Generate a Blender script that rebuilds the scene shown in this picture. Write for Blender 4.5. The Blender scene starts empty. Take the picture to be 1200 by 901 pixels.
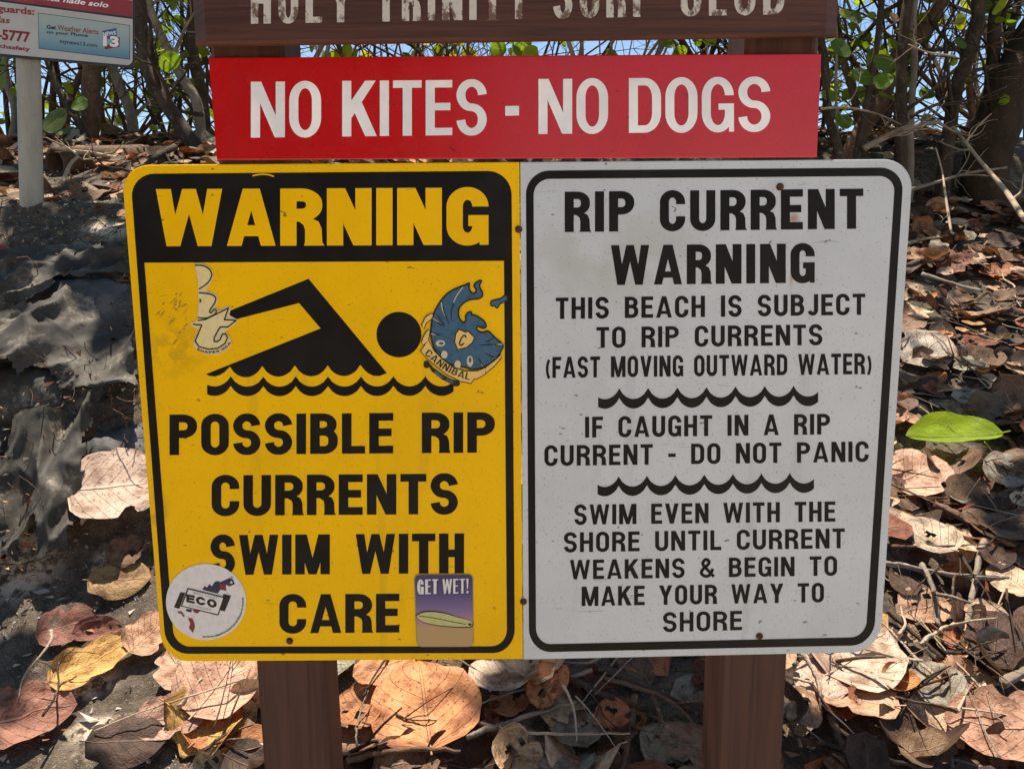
import bpy, bmesh, math, random
from mathutils import Vector, Matrix, noise
from mathutils.geometry import delaunay_2d_cdt
sc = bpy.context.scene
C = sc.collection
R = math.radians

# ---------------------------------------------------------------- camera, sky, sun, exposure
PITCH, ROLL, FPX = R(8.4), R(0.3), 960.0
CAM = Vector((0.0, -0.985, 1.15))
_r = Vector((1, 0, 0)); _u = Vector((0, math.sin(PITCH), math.cos(PITCH)))
CF = Vector((0, math.cos(PITCH), -math.sin(PITCH)))
CR = _r * math.cos(ROLL) - _u * math.sin(ROLL)
CU = _u * math.cos(ROLL) + _r * math.sin(ROLL)
cam = bpy.data.cameras.new('camera')
cam.sensor_width = 36.0; cam.lens = FPX / 1200 * 36; cam.clip_start = 0.02; cam.clip_end = 6000
camo = bpy.data.objects.new('camera', cam); C.objects.link(camo)
M = Matrix((CR, CU, -CF)).transposed().to_4x4(); M.translation = CAM
camo.matrix_world = M
sc.camera = camo

SUN_EL, SUN_AZ = R(69), R(-14)          # azimuth from +Y (behind the signs), clockwise
w = bpy.data.worlds.new("World"); sc.world = w; w.use_nodes = True
wn = w.node_tree
sky = wn.nodes.new('ShaderNodeTexSky'); sky.sky_type = 'NISHITA'; sky.sun_disc = False
sky.sun_elevation = SUN_EL; sky.sun_rotation = SUN_AZ
sky.air_density = 1.0; sky.dust_density = 0.15; sky.ozone_density = 2.2
wn.links.new(sky.outputs[0], wn.nodes['Background'].inputs[0])
wn.nodes['Background'].inputs[1].default_value = 0.072
sun = bpy.data.lights.new('sun', 'SUN'); sun.energy = 5.0; sun.angle = R(0.53); sun.color = (1.0, 0.88, 0.73)
suno = bpy.data.objects.new('sun', sun); C.objects.link(suno)
SUND = Vector((math.sin(SUN_AZ) * math.cos(SUN_EL), math.cos(SUN_AZ) * math.cos(SUN_EL), math.sin(SUN_EL)))
suno.rotation_euler = SUND.to_track_quat('Z', 'Y').to_euler(); suno.location = (0, 4, 12)
vs = sc.view_settings
vs.view_transform = 'Standard'; vs.look = 'None'; vs.gamma = 1.0; vs.exposure = 1.08
vs.use_curve_mapping = False
sc.render.resolution_x, sc.render.resolution_y = 1024, 768

# ---------------------------------------------------------------- geometry helpers
def ray(px, py):
    return (CF + CR * ((px - 600) / FPX) - CU * ((py - 450.5) / FPX))

def project(p):
    d = Vector(p) - CAM
    z = d.dot(CF)
    if z <= 0.01: return None
    return 600 + FPX * d.dot(CR) / z, 450.5 - FPX * d.dot(CU) / z, z

def at_depth(px, py, y):                      # the point on a pixel's ray that lies in the vertical plane Y = y
    d = ray(px, py)
    return CAM + d * ((y - CAM.y) / d.y)

class Plane:
    def __init__(s, P, n): s.P = Vector(P); s.n = Vector(n).normalized()
    def hit(s, px, py, off=0.0):
        d = ray(px, py)
        return CAM + d * ((s.P + s.n * off - CAM).dot(s.n) / d.dot(s.n))
MAIN = Plane((0, 0, 0), (0, -1, 0))

def link_mesh(name, V, F, mat, parent=None, origin=None, smooth=False):
    o0 = Vector(parent.matrix_world.translation) if parent is not None else Vector(origin or (0, 0, 0))
    me = bpy.data.meshes.new(name)
    me.from_pydata([tuple(Vector(v) - o0) for v in V], [], F)
    if smooth: me.polygons.foreach_set('use_smooth', [True] * len(me.polygons))
    if mat: me.materials.append(mat)
    me.update()
    o = bpy.data.objects.new(name, me); C.objects.link(o)
    if parent is not None: o.parent = parent
    else: o.location = o0
    return o

def tag(o, label=None, cat=None, group=None, kind=None):
    if label: o['label'] = label
    if cat: o['category'] = cat
    if group: o['group'] = group
    if kind: o['kind'] = kind
    return o

def empty(name, loc, label, cat, group=None):
    o = bpy.data.objects.new(name, None); C.objects.link(o)
    o.empty_display_size = 0.05
    o.location = loc
    o.matrix_world = Matrix.Translation(Vector(loc))
    return tag(o, label, cat, group)

# --- 2D shapes: polygons in photo pixels, combined exactly (union of positives minus negatives of each group)
def area(p): return sum(p[i][0] * p[(i + 1) % len(p)][1] - p[(i + 1) % len(p)][0] * p[i][1] for i in range(len(p)))
def ccw(p): return p if area(p) > 0 else p[::-1]
def combine(groups):
    vs_, fs, own = [], [], []
    for gi, (pos, neg) in enumerate(groups):
        for sgn, polys in ((1, pos), (-1, neg)):
            for p in polys:
                p = ccw([(float(a), float(b)) for a, b in p])
                fs.append(list(range(len(vs_), len(vs_) + len(p)))); vs_ += [Vector(q) for q in p]; own.append((gi, sgn))
    v, e, f, ov, oe, of = delaunay_2d_cdt(vs_, [], fs, 1, 1e-5, True)
    keep = []
    for face, ids in zip(f, of):
        st = {}
        for i in ids:
            gi, sg = own[i]; st.setdefault(gi, set()).add(sg)
        if any(1 in s and -1 not in s for s in st.values()): keep.append(list(face))
    return [tuple(q) for q in v], keep

def flat(name, groups, off, mat, parent, plane=MAIN):
    V, F = [], []
    for gl in groups:                      # each entry: a list of (pos, neg) groups combined together
        v, f = combine(gl)
        b = len(V); V += [plane.hit(x, y, off) for x, y in v]; F += [[b + i for i in q] for q in f]
    out = []
    for q in F:
        n = (V[q[1]] - V[q[0]]).cross(V[q[2]] - V[q[0]])
        out.append(q if n.dot(plane.n) > 0 else q[::-1])
    return link_mesh(name, V, out, mat, parent)

def ell(cx, cy, rx, ry, a0=0, a1=360, n=28):
    return [(cx + rx * math.cos(R(a0 + (a1 - a0) * i / n)), cy + ry * math.sin(R(a0 + (a1 - a0) * i / n))) for i in range(n + (0 if abs(a1 - a0) == 360 else 1))]

def rr(x0, y0, x1, y1, rx, ry, corners='1111', n=8):      # rounded rectangle; corners bl br tr tl
    p = []
    for k, (cx, cy, a) in enumerate(((x0 + rx, y0 + ry, 180), (x1 - rx, y0 + ry, 270), (x1 - rx, y1 - ry, 0), (x0 + rx, y1 - ry, 90))):
        if corners[k] == '1': p += ell(cx, cy, rx, ry, a, a + 90, n)
        else: p.append(((x0, y0), (x1, y0), (x1, y1), (x0, y1))[k])
    return p

def rect(x0, y0, x1, y1): return [(x0, y0), (x1, y0), (x1, y1), (x0, y1)]

def ribbon(pts, w, t=None, closed=False):   # stroke along a polyline; w across vertical runs, t across horizontal runs
    t = w if t is None else t
    L, Rr = [], []
    n = len(pts)
    for i in range(n):
        a = pts[max(i - 1, 0)] if not closed else pts[i - 1]
        b = pts[min(i + 1, n - 1)] if not closed else pts[(i + 1) % n]
        dx, dy = b[0] - a[0], b[1] - a[1]; l = math.hypot(dx, dy) or 1; dx /= l; dy /= l
        ww = w * abs(dy) + t * abs(dx) if t != w else w
        if t != w: ww /= max(abs(dx) + abs(dy), 1e-6)
        L.append((pts[i][0] - dy * ww / 2, pts[i][1] + dx * ww / 2)); Rr.append((pts[i][0] + dy * ww / 2, pts[i][1] - dx * ww / 2))
    return L + Rr[::-1]

def spline(pts, n=8):                        # Catmull-Rom through any-dimensional tuples
    out = []
    P = [pts[0]] + list(pts) + [pts[-1]]
    for i in range(1, len(P) - 2):
        for k in range(n):
            t = k / n
            out.append(tuple(0.5 * (2 * b + (c - a) * t + (2 * a - 5 * b + 4 * c - d) * t * t + (3 * b - a - 3 * c + d) * t ** 3)
                             for a, b, c, d in zip(P[i - 1], P[i], P[i + 1], P[i + 2])))
    out.append(tuple(pts[-1])); return out

# --- block capitals drawn as shapes, cap height 1
WID = dict(I=0, M=.86, W=.98, N=.66, A=.72, V=.68, Y=.68, K=.68, T=.58, E=.54, F=.52, L=.52, J=.5, X=.68)
def glyph(c, s, t, B=0.62, ry=.3):
    W = WID.get(c, .62) * B / .62
    if c == 'I': W = s
    G = []
    def add(pos, neg=()): G.append((list(pos), list(neg)))
    V1 = rect(0, 0, s, 1)
    def ring(x0, y0, x1, y1, cor='1111', r_y=ry):
        rx = (x1 - x0) / 2 if cor == '1111' else min((x1 - x0) * .62, W * .5)
        rx2 = max(rx - s, .02); r2 = max(r_y - t, .03)
        return rr(x0, y0, x1, y1, rx, min(r_y, (y1 - y0) / 2), cor), rr(x0 + s, y0 + t, x1 - s, y1 - t, min(rx2, (x1 - x0 - 2 * s) / 2), min(r2, (y1 - y0 - 2 * t) / 2), cor)
    if c == 'O':
        o, i = ring(0, -.012, W, 1.012); add([o], [i])
    elif c in 'CG':
        o, i = ring(0, -.012, W, 1.012)
        if c == 'C': add([o], [i, rect(W * .5, .36, W + .1, .66)])
        else:
            add([o], [i, rect(W * .5, .46, W + .1, .67)]); add([rect(W * .52, .52 - t * .85, W, .52), rect(W - s * .55, 0, W, .4)])
    elif c == 'D':
        o, i = ring(0, 0, W, 1, '0110'); add([o], [i])
    elif c == 'U':
        o = rr(0, -.012, W, 1, W / 2, ry, '1100'); i = rr(s, t, W - s, 1.1, (W - 2 * s) / 2, max(ry - t, .03), '1100'); add([o], [i])
    elif c == 'J':
        p = [(W - s / 2, 1), (W - s / 2, .26)] + ell(W / 2, .26, W / 2 - s / 2, .26 - t / 2, 0, -165, 14); add([ribbon(p, s, t)])
    elif c in 'PR':
        o, i = ring(0, .42, W, 1, '0110', .27); add([o], [i]); add([V1])
        if c == 'R': add([[(W - s - .03, 0), (W + .035, 0), (W - .0, .06), (W - .01, .3), (W - .06, .42), (W - .16, .47), (W * .45, .47), (W * .45, .42), (W - s - .04, .36), (W - s - .015, .28), (W - s - .015, .07)]])
    elif c == 'B':
        o, i = ring(0, .47 - t * .1, W - .03, 1, '0110', .26); add([o], [i]); o, i = ring(0, 0, W, .47 + t * .9, '0110', .28); add([o], [i]); add([V1])
    elif c == 'S':
        q = (1.024 - t) / 4; rx = (W - s) / 2
        p = ell(W / 2, 1.012 - t / 2 - q, rx, q, 2, 262, 20) + ell(W / 2, -.012 + t / 2 + q, rx, q, 82, -178, 20); add([ribbon(p, s, t)])
    elif c == 'E': add([V1, rect(0, 0, W, t), rect(0, 1 - t, W, 1), rect(0, .5 - t / 2 + .02, W * .93, .5 + t / 2 + .02)])
    elif c == 'F': add([V1, rect(0, 1 - t, W, 1), rect(0, .5 - t / 2, W * .9, .5 + t / 2)])
    elif c == 'L': add([V1, rect(0, 0, W, t)])
    elif c == 'T': add([rect(W / 2 - s / 2, 0, W / 2 + s / 2, 1), rect(0, 1 - t, W, 1)])
    elif c == 'H': add([V1, rect(W - s, 0, W, 1), rect(0, .5 - t / 2, W, .5 + t / 2)])
    elif c == 'I': add([V1])
    elif c == 'N': add([V1, rect(W - s, 0, W, 1), [(0, 1), (s * 1.12, 1), (W, 0), (W - s * 1.12, 0)]])
    elif c == 'M': add([V1, rect(W - s, 0, W, 1), [(0, 1), (s * 1.22, 1), (W / 2 + s * .42, 0), (W / 2 - s * .42, 0)], [(W, 1), (W - s * 1.22, 1), (W / 2 - s * .42, 0), (W / 2 + s * .42, 0)]])
    elif c == 'W':
        a, b = .265 * W, .735 * W; k = s * .42
        add([[(0, 1), (s * .92, 1), (a + k, 0), (a - k, 0)], [(W / 2 - k, 1), (W / 2 + k, 1), (a + k, 0), (a - k, 0)], [(W / 2 - k, 1), (W / 2 + k, 1), (b + k, 0), (b - k, 0)], [(W, 1), (W - s * .92, 1), (b - k, 0), (b + k, 0)]])
    elif c == 'V': add([[(0, 1), (s * 1.05, 1), (W / 2 + s / 2, 0), (W / 2 - s / 2, 0)], [(W, 1), (W - s * 1.05, 1), (W / 2 - s / 2, 0), (W / 2 + s / 2, 0)]])
    elif c == 'A':
        h = s * .52; k = s * .9; yt = (W / 2 - k) / (W / 2 - h)
        add([[(0, 0), (W / 2 - h, 1), (W / 2 + h, 1), (W, 0)]], [[(k, 0), (W - k, 0), (W / 2 + .001, yt), (W / 2 - .001, yt)]])
        y0, y1 = .17, .17 + t * .85; m = W / 2 - h
        add([[(m * y0 + .01, y0), (W - m * y0 - .01, y0), (W - m * y1 - .01, y1), (m * y1 + .01, y1)]])
    elif c == 'Y': add([rect(W / 2 - s / 2, 0, W / 2 + s / 2, .45), [(0, 1), (s * 1.08, 1), (W / 2 + s / 2, .4), (W / 2 - s / 2, .4)], [(W, 1), (W - s * 1.08, 1), (W / 2 - s / 2, .4), (W / 2 + s / 2, .4)]])
    elif c == 'K': add([V1, [(s * .9, .3), (s * .9, .62), (W - s * 1.15, 1), (W, 1)], [(s * 1.15, .5), (s * 1.7, .78), (W + .02, 0), (W - s * 1.15, 0)]])
    elif c == '-': W = .36; add([rect(0, .36, W, .36 + t)])
    elif c == '&':
        W = .72; p = spline([(W, .04), (.2, .62), (.18, .8), (.32, .93), (.47, .82), (.42, .66), (.16, .42), (.08, .22), (.27, .07), (.5, .12), (W - .06, .42)], 6); add([ribbon(p[i:i + 2], s * .8) for i in range(len(p) - 1)] + [ell(q[0], q[1], s * .4, s * .4, 0, 360, 10) for q in p[1:-1]])
    elif c == '(':
        W = .24; add([ribbon(ell(W + .26, .42, W + .2, .66, 138, 222, 12), s * .75)])
    elif c == ')':
        W = .24; add([ribbon(ell(-.26, .42, W + .2, .66, -42, 42, 12), s * .75)])
    elif c == '!': W = s; add([[(0, 1), (s, 1), (s * .7, .3), (s * .3, .3)], rect(.1 * s, 0, s * .9, .17)])
    return G, W

def layout(txt, s, t, gap, space, B, ry):
    out, x = [], 0
    for ch in txt:
        if ch == ' ': x += space; continue
        G, W = glyph(ch, s, t, B, ry); out.append((x, G)); x += W + gap
    return out, x - gap

def text_px(txt, x0, y0, x1, y1, h0, h1=None, s=.22, t=.19, gap=.14, space=.42, B=.62, ry=.3):
    """capitals whose baseline runs from pixel (x0,y0) to (x1,y1), cap heights h0..h1 pixels"""
    h1 = h1 or h0; h = (h0 + h1) / 2; ss = s
    for _ in range(4):
        gl, tot = layout(txt, ss, t, gap, space, B, ry); kx = (x1 - x0) / tot; ss = s * h / kx
    res = []
    for gx, G in gl:
        def m(p):
            u = (p[0] + gx) / tot
            return (x0 + (x1 - x0) * u, y0 + (y1 - y0) * u - p[1] * (h0 + (h1 - h0) * u))
        res.append([([[m(q) for q in p] for p in pos], [[m(q) for q in p] for p in neg]) for pos, neg in G])
    return res

def text_path(txt, path, h, s=.2, t=.17, gap=.14, space=.4, B=.62, fill=True):
    """capitals along a polyline of pixels (y down), sitting on its left side"""
    L = [0]
    for a, b in zip(path, path[1:]): L.append(L[-1] + math.hypot(b[0] - a[0], b[1] - a[1]))
    gl, tot = layout(txt, s, t, gap, space, B, .3); k = L[-1] / tot if fill else h
    res = []
    for gx, G in gl:
        def m(p):
            d = min(max((p[0] + gx) * k, 0), L[-1] - 1e-6); i = 0
            while L[i + 1] < d: i += 1
            a, b = path[i], path[i + 1]; f = (d - L[i]) / max(L[i + 1] - L[i], 1e-9); l = math.hypot(b[0] - a[0], b[1] - a[1])
            nx, ny = (b[1] - a[1]) / l, -(b[0] - a[0]) / l
            return (a[0] + (b[0] - a[0]) * f + nx * p[1] * h, a[1] + (b[1] - a[1]) * f + ny * p[1] * h)
        res.append([([[m(q) for q in p] for p in pos], [[m(q) for q in p] for p in neg]) for pos, neg in G])
    return res

def soft_text(name, txt, x0, y0, x1, y1, h, off, mat, parent, plane, bold=0.0, shear=0.0):
    """small mixed-case print in the built-in face, baseline (x0,y0)-(x1,y1), cap height h pixels"""
    cu = bpy.data.curves.new('tmp_text', 'FONT'); cu.body = txt; cu.resolution_u = 3; cu.offset = bold; cu.shear = shear
    o = bpy.data.objects.new('tmp_text', cu); C.objects.link(o)
    dg = bpy.context.evaluated_depsgraph_get(); me = o.evaluated_get(dg).to_mesh()
    pv = [tuple(v.co) for v in me.vertices]; pf = [list(p.vertices) for p in me.polygons]
    o.evaluated_get(dg).to_mesh_clear(); bpy.data.objects.remove(o); bpy.data.curves.remove(cu)
    xa, xb = min(p[0] for p in pv), max(p[0] for p in pv)
    V = []
    for x, y, _ in pv:
        u = (x - xa) / (xb - xa); V.append(plane.hit(x0 + (x1 - x0) * u, y0 + (y1 - y0) * u - y / .729 * h, off))
    F = [q if (V[q[1]] - V[q[0]]).cross(V[q[2]] - V[q[0]]).dot(plane.n) > 0 else q[::-1] for q in pf]
    return link_mesh(name, V, F, mat, parent)

def plate(name, outline, mat, parent, plane=MAIN, front=.004, back=.001, rim=.7):
    """sheet metal: outline in pixels, real thickness, a softened front rim"""
    n = len(outline); cx = sum(p[0] for p in outline) / n; cy = sum(p[1] for p in outline) / n
    inn = []
    for i in range(n):
        a, b = outline[i - 1], outline[(i + 1) % n]; dx, dy = b[0] - a[0], b[1] - a[1]; l = math.hypot(dx, dy) or 1
        nx, ny = -dy / l, dx / l
        if nx * (cx - outline[i][0]) + ny * (cy - outline[i][1]) < 0: nx, ny = -nx, -ny
        inn.append((outline[i][0] + nx * rim, outline[i][1] + ny * rim))
    V = [plane.hit(x, y, front) for x, y in inn]
    mid = [plane.hit(x, y, front - .0007) for x, y in outline]
    V += mid + [v - plane.n * (front - .0007 - back) for v in mid]
    F = [list(range(n)), list(range(2 * n, 3 * n))[::-1]]
    for k in (0, 1):
        for i in range(n): j = (i + 1) % n; F.append([k * n + i, (k + 1) * n + i, (k + 1) * n + j, k * n + j])
    o = link_mesh(name, V, F, mat, parent)
    bm = bmesh.new(); bm.from_mesh(o.data); bmesh.ops.recalc_face_normals(bm, faces=bm.faces); bm.to_mesh(o.data); bm.free()
    return o

def box_mesh(V, F, pts8):
    b = len(V); V += pts8
    F += [[b + i for i in q] for q in ((0, 1, 2, 3), (7, 6, 5, 4), (0, 4, 5, 1), (1, 5, 6, 2), (2, 6, 7, 3), (3, 7, 4, 0))]

def frame_axes(d):
    d = d.normalized(); a = Vector((0, 0, 1)) if abs(d.z) < .9 else Vector((1, 0, 0))
    x = d.cross(a).normalized(); return x, d.cross(x).normalized()

def tube(V, F, pts, radii, n=8, rng=None, bump=0.0, cap=True):
    pts = [Vector(p) for p in pts]; b = len(V); x = None
    for i, p in enumerate(pts):
        d = (pts[min(i + 1, len(pts) - 1)] - pts[max(i - 1, 0)]).normalized()
        if x is None: x, y = frame_axes(d)
        else: x = (x - d * x.dot(d)).normalized(); y = d.cross(x)
        for k in range(n):
            a = 2 * math.pi * k / n
            rad = radii[i] * (1 + (bump * noise.noise(p * 9 + Vector((math.cos(a), math.sin(a), 0)) * 1.3) if bump else 0))
            V.append(p + (x * math.cos(a) + y * math.sin(a)) * rad)
    m = len(pts)
    for i in range(m - 1):
        for k in range(n):
            F.append([b + i * n + k, b + i * n + (k + 1) % n, b + (i + 1) * n + (k + 1) % n, b + (i + 1) * n + k])
    if cap:
        F.append([b + k for k in range(n)][::-1]); F.append([b + (m - 1) * n + k for k in range(n)])

# ---------------------------------------------------------------- materials
def mat(name, base=(.5, .5, .5), rough=.6, spec=.4, metal=0.0):
    m = bpy.data.materials.new(name); m.use_nodes = True; nt = m.node_tree
    p = nt.nodes['Principled BSDF']
    p.inputs['Base Color'].default_value = (*base, 1); p.inputs['Roughness'].default_value = rough
    p.inputs['Specular IOR Level'].default_value = spec; p.inputs['Metallic'].default_value = metal
    return m
class N:
    """small node wiring helper for one material"""
    def __init__(s, m): s.m = m; s.nt = m.node_tree; s.p = s.nt.nodes['Principled BSDF']; s.co = s.nt.nodes.new('ShaderNodeTexCoord')
    def link(s, a, b): s.nt.links.new(a, b)
    def put(s, sock, v):
        if hasattr(v, 'node'): s.link(v, sock)
        elif isinstance(v, (tuple, list)) and len(v) == 3 and sock.type == 'RGBA': sock.default_value = (*v, 1)
        else: sock.default_value = v
    def noise(s, scale, detail=4, rough=.55, vec=None, dist=0, out='Fac', stretch=None):
        n = s.nt.nodes.new('ShaderNodeTexNoise'); n.inputs['Scale'].default_value = scale; n.inputs['Detail'].default_value = detail
        n.inputs['Roughness'].default_value = rough; n.inputs['Distortion'].default_value = dist
        v = vec or s.co.outputs['Object']
        if stretch:
            k = s.nt.nodes.new('ShaderNodeMapping'); k.inputs['Scale'].default_value = stretch; s.link(v, k.inputs['Vector']); v = k.outputs[0]
        s.link(v, n.inputs['Vector']); return n.outputs[out]
    def math(s, op, a, b=0.0, clamp=False):
        n = s.nt.nodes.new('ShaderNodeMath'); n.operation = op; n.use_clamp = clamp; s.put(n.inputs[0], a); s.put(n.inputs[1], b); return n.outputs[0]
    def step(s, v, a, b):
        n = s.nt.nodes.new('ShaderNodeMapRange'); n.interpolation_type = 'SMOOTHSTEP'; s.put(n.inputs[0], v); n.inputs[1].default_value = a; n.inputs[2].default_value = b; return n.outputs[0]
    def mix(s, f, a, b, mode='MIX'):
        n = s.nt.nodes.new('ShaderNodeMix'); n.data_type = 'RGBA'; n.blend_type = mode; s.put(n.inputs[0], f); s.put(n.inputs[6], a); s.put(n.inputs[7], b); return n.outputs[2]
    def ramp(s, f, stops):
        n = s.nt.nodes.new('ShaderNodeValToRGB'); s.put(n.inputs[0], f); e = n.color_ramp.elements
        while len(e) < len(stops): e.new(.5)
        for q, (x, c) in zip(e, stops): q.position = x; q.color = (*c, 1)
        return n.outputs[0]
    def blot(s, centre, size, soft=.5):          # 0..1 patch round a point in object space
        k = s.nt.nodes.new('ShaderNodeMapping'); k.vector_type = 'POINT'
        k.inputs['Scale'].default_value = [1 / q for q in size]; k.inputs['Location'].default_value = [-c / q for c, q in zip(centre, size)]
        s.link(s.co.outputs['Object'], k.inputs['Vector'])
        n = s.nt.nodes.new('ShaderNodeVectorMath'); n.operation = 'LENGTH'; s.link(k.outputs[0], n.inputs[0])
        return s.math('SUBTRACT', 1, s.step(n.outputs['Value'], soft, 1.0))
    def bump(s, h, strength=.3, dist=.005):
        n = s.nt.nodes.new('ShaderNodeBump'); n.inputs['Strength'].default_value = strength; n.inputs['Distance'].default_value = dist
        s.put(n.inputs['Height'], h); s.link(n.outputs[0], s.p.inputs['Normal'])
    def base(s, c): s.put(s.p.inputs['Base Color'], c)
    def rough(s, c): s.put(s.p.inputs['Roughness'], c)
# ---------------------------------------------------------------- sign paints
def sheet_paint(name, base, rough, dirt, seed, blots=(), spec=.5, speck=.5, coat=0.0):
    m = mat(name, base, rough, spec); n = N(m)
    c = n.mix(n.step(n.noise(7 + seed, 5), .35, .75), base, tuple(b * .9 for b in base))
    sp = n.math('MULTIPLY', n.step(n.noise(420, 2), .62, .74), speck)
    c = n.mix(sp, c, dirt)
    st = n.math('MULTIPLY', n.step(n.noise(9, 6, .7, stretch=(2.2, 1, .35)), .6, .85), .28)
    c = n.mix(st, c, dirt)
    scr = n.math('MULTIPLY', n.step(n.noise(16, 3, .5, dist=1.5, stretch=(1, 1, 9)), .70, .73), .35)
    c = n.mix(scr, c, tuple(b * .55 for b in dirt))
    dr = n.math('MULTIPLY', n.step(n.noise(11, 5, .65, stretch=(2.6, 1, .16), dist=.3), .58, .72), .22); c = n.mix(dr, c, dirt)
    nick = n.math('MULTIPLY', n.step(n.noise(75, 2, .5, stretch=(1, 1, 1.6)), .735, .755), .8); c = n.mix(nick, c, tuple(b * .4 for b in dirt))
    for ce, si, col, k, ns in blots:
        f = n.math('MULTIPLY', n.math('MULTIPLY', n.blot(ce, si, .2), n.step(n.noise(ns, 4), .4, .6)), k)
        c = n.mix(f, c, col)
    n.base(c)
    n.rough(n.math('ADD', n.math('MULTIPLY', n.noise(30, 4), .25), rough - .12))
    if coat: n.p.inputs['Coat IOR'].default_value = 1.5; n.p.inputs['Coat Weight'].default_value = coat; n.p.inputs['Coat Roughness'].default_value = .16
    n.bump(n.noise(14, 2), .05, .004)
    return m
def ink(name, base, rough=.45, wear=None, scale=160, lo=.66, spec=.4):
    m = mat(name, base, rough, spec)
    n = N(m); c = n.mix(n.step(n.noise(12, 4), .4, .7), base, tuple(min(1, b * 1.25 + .004) for b in base))
    if wear: c = n.mix(n.step(n.noise(scale, 3), lo, lo + .05), c, wear)
    n.base(c); return m

YEL = (.96, .55, .0005)
m_yel = sheet_paint('yellow_paint', YEL, .45, (.42, .25, .02), 1, spec=.16, blots=
    [((-.185, 0, .40), (.05, .1, .05), (.34, .20, .02), .4, 60), ((-.03, 0, .37), (.02, .1, .02), (.3, .2, .05), .4, 60), ((-.22, 0, .2), (.02, .1, .03), (.36, .22, .03), .5, 50)])
m_white = sheet_paint('white_sheeting', (.575, .615, .655), .4, (.27, .275, .27), 4, speck=.75, blots=
    [((.0945, 0, .505), (.0045, .1, .055), (.42, .20, .05), 1.0, 18), ((.0945, 0, .545), (.010, .1, .012), (.34, .15, .05), .9, 18), ((.07, 0, .03), (.004, .1, .02), (.40, .24, .1), .7, 18), ((-.12, 0, .50), (.16, .1, .08), (.40, .39, .35), .5, 14)])
m_red = sheet_paint('red_vinyl', (.56, .003, .006), .27, (.35, .02, .03), 2, speck=.15, coat=.36)
m_blk = ink('black_ink', (.0075, .0065, .006), .5, spec=.16)
m_yink = sheet_paint('yellow_lettering', YEL, .45, (.42, .25, .02), 1, spec=.16)
m_wink = ink('white_vinyl', (.80, .82, .86), .45)
m_brown = mat('brown_stained_wood', (.06, .03, .022), .6, .35)
n = N(m_brown)
gr = n.noise(3, 6, .65, stretch=(1, 1, 26), dist=.4); gx = n.noise(14, 5, .6, stretch=(.35, 3, 9), dist=.6)
c = n.mix(n.step(gx, .35, .7), (.092, .034, .022), (.050, .019, .013))
c = n.mix(n.step(n.noise(22, 5, .7, stretch=(.25, 3, 5)), .66, .72), c, (.20, .11, .085))
n.base(c); n.bump(gx, .35, .004)
m_post = mat('brown_post_paint', (.075, .035, .027), .6, .3)
n = N(m_post); gv = n.noise(10, 6, .65, stretch=(6, 6, .3), dist=.5)
c = n.mix(n.step(gv, .35, .7), (.080, .033, .023), (.044, .018, .013))
c = n.mix(n.step(n.noise(40, 4, .7, stretch=(4, 4, .4)), .68, .74), c, (.17, .10, .075)); c = n.mix(n.math('MULTIPLY', n.step(n.noise(30, 3, .6, stretch=(7, 7, .12)), .66, .70), .85), c, (.018, .010, .008)); c = n.mix(n.math('MULTIPLY', n.blot((0, 0, .05), (.3, .3, .5), .1), n.math('MULTIPLY', n.step(n.noise(26, 5, .7), .45, .6), .6)), c, (.16, .13, .10))
n.base(c); n.bump(gv, .4, .003)
m_carve = mat('worn_white_lettering_paint', (.5, .46, .42), .8, .2)
n = N(m_carve); c = n.mix(n.step(n.noise(55, 6, .75, stretch=(1, 1, .6)), .50, .565), (.58, .54, .49), (.17, .11, .085)); n.base(c); n.bump(n.noise(80, 4), .8, .004)
m_rust = mat('rusty_steel', (.10, .045, .02), .75, .4, .3)
n = N(m_rust); n.base(n.mix(n.step(n.noise(300, 3), .4, .6), (.13, .055, .02), (.035, .018, .012)))

# ---------------------------------------------------------------- shapes of the plates
def quadmap(c4):                              # corners tl tr br bl -> unit square (y down)
    (ax, ay), (bx, by), (cx, cy), (dx, dy) = c4
    def f(u, v):
        return ((ax * (1 - u) + bx * u) * (1 - v) + (dx * (1 - u) + cx * u) * v, (ay * (1 - u) + by * u) * (1 - v) + (dy * (1 - u) + cy * u) * v)
    return f
def rquad(c4, r, corners='1111', n=9):        # corners: bl br tr tl of the picture
    wpx = math.dist(c4[0], c4[1]); hpx = math.dist(c4[0], c4[3]); f = quadmap(c4)
    return [f(u, 1 - v) for u, v in rr(0, 0, 1, 1, r / wpx, r / hpx, corners, n)]
def scallops(cusps, d, n=8):
    out = []
    for a, b in zip(cusps, cusps[1:]):
        for i in range(n):
            u = i / n; out.append((a[0] + (b[0] - a[0]) * u, a[1] + (b[1] - a[1]) * u + d * (1 - (2 * u - 1) ** 2) ** .8))
    out.append(cusps[-1]); return out
OFF = .0043
STEP = .0003

def screw(parent, px, py, r=4.6, off=.004):
    V, F = [], []; c = MAIN.hit(px, py, off); rr_ = r / FPX * 1.0
    for k, (rad, h) in enumerate(((1, 0), (1, .0012), (.8, .0024), (.35, .0030))):
        V += [c + Vector((math.cos(a) * rad * rr_, -h, math.sin(a) * rad * rr_)) for a in [2 * math.pi * i / 14 for i in range(14)]]
    for k in range(3): F += [[k * 14 + i, k * 14 + (i + 1) % 14, (k + 1) * 14 + (i + 1) % 14, (k + 1) * 14 + i] for i in range(14)]
    F.append([42 + i for i in range(14)])
    o = link_mesh('screw', V, F, m_rust, parent); return o

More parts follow.
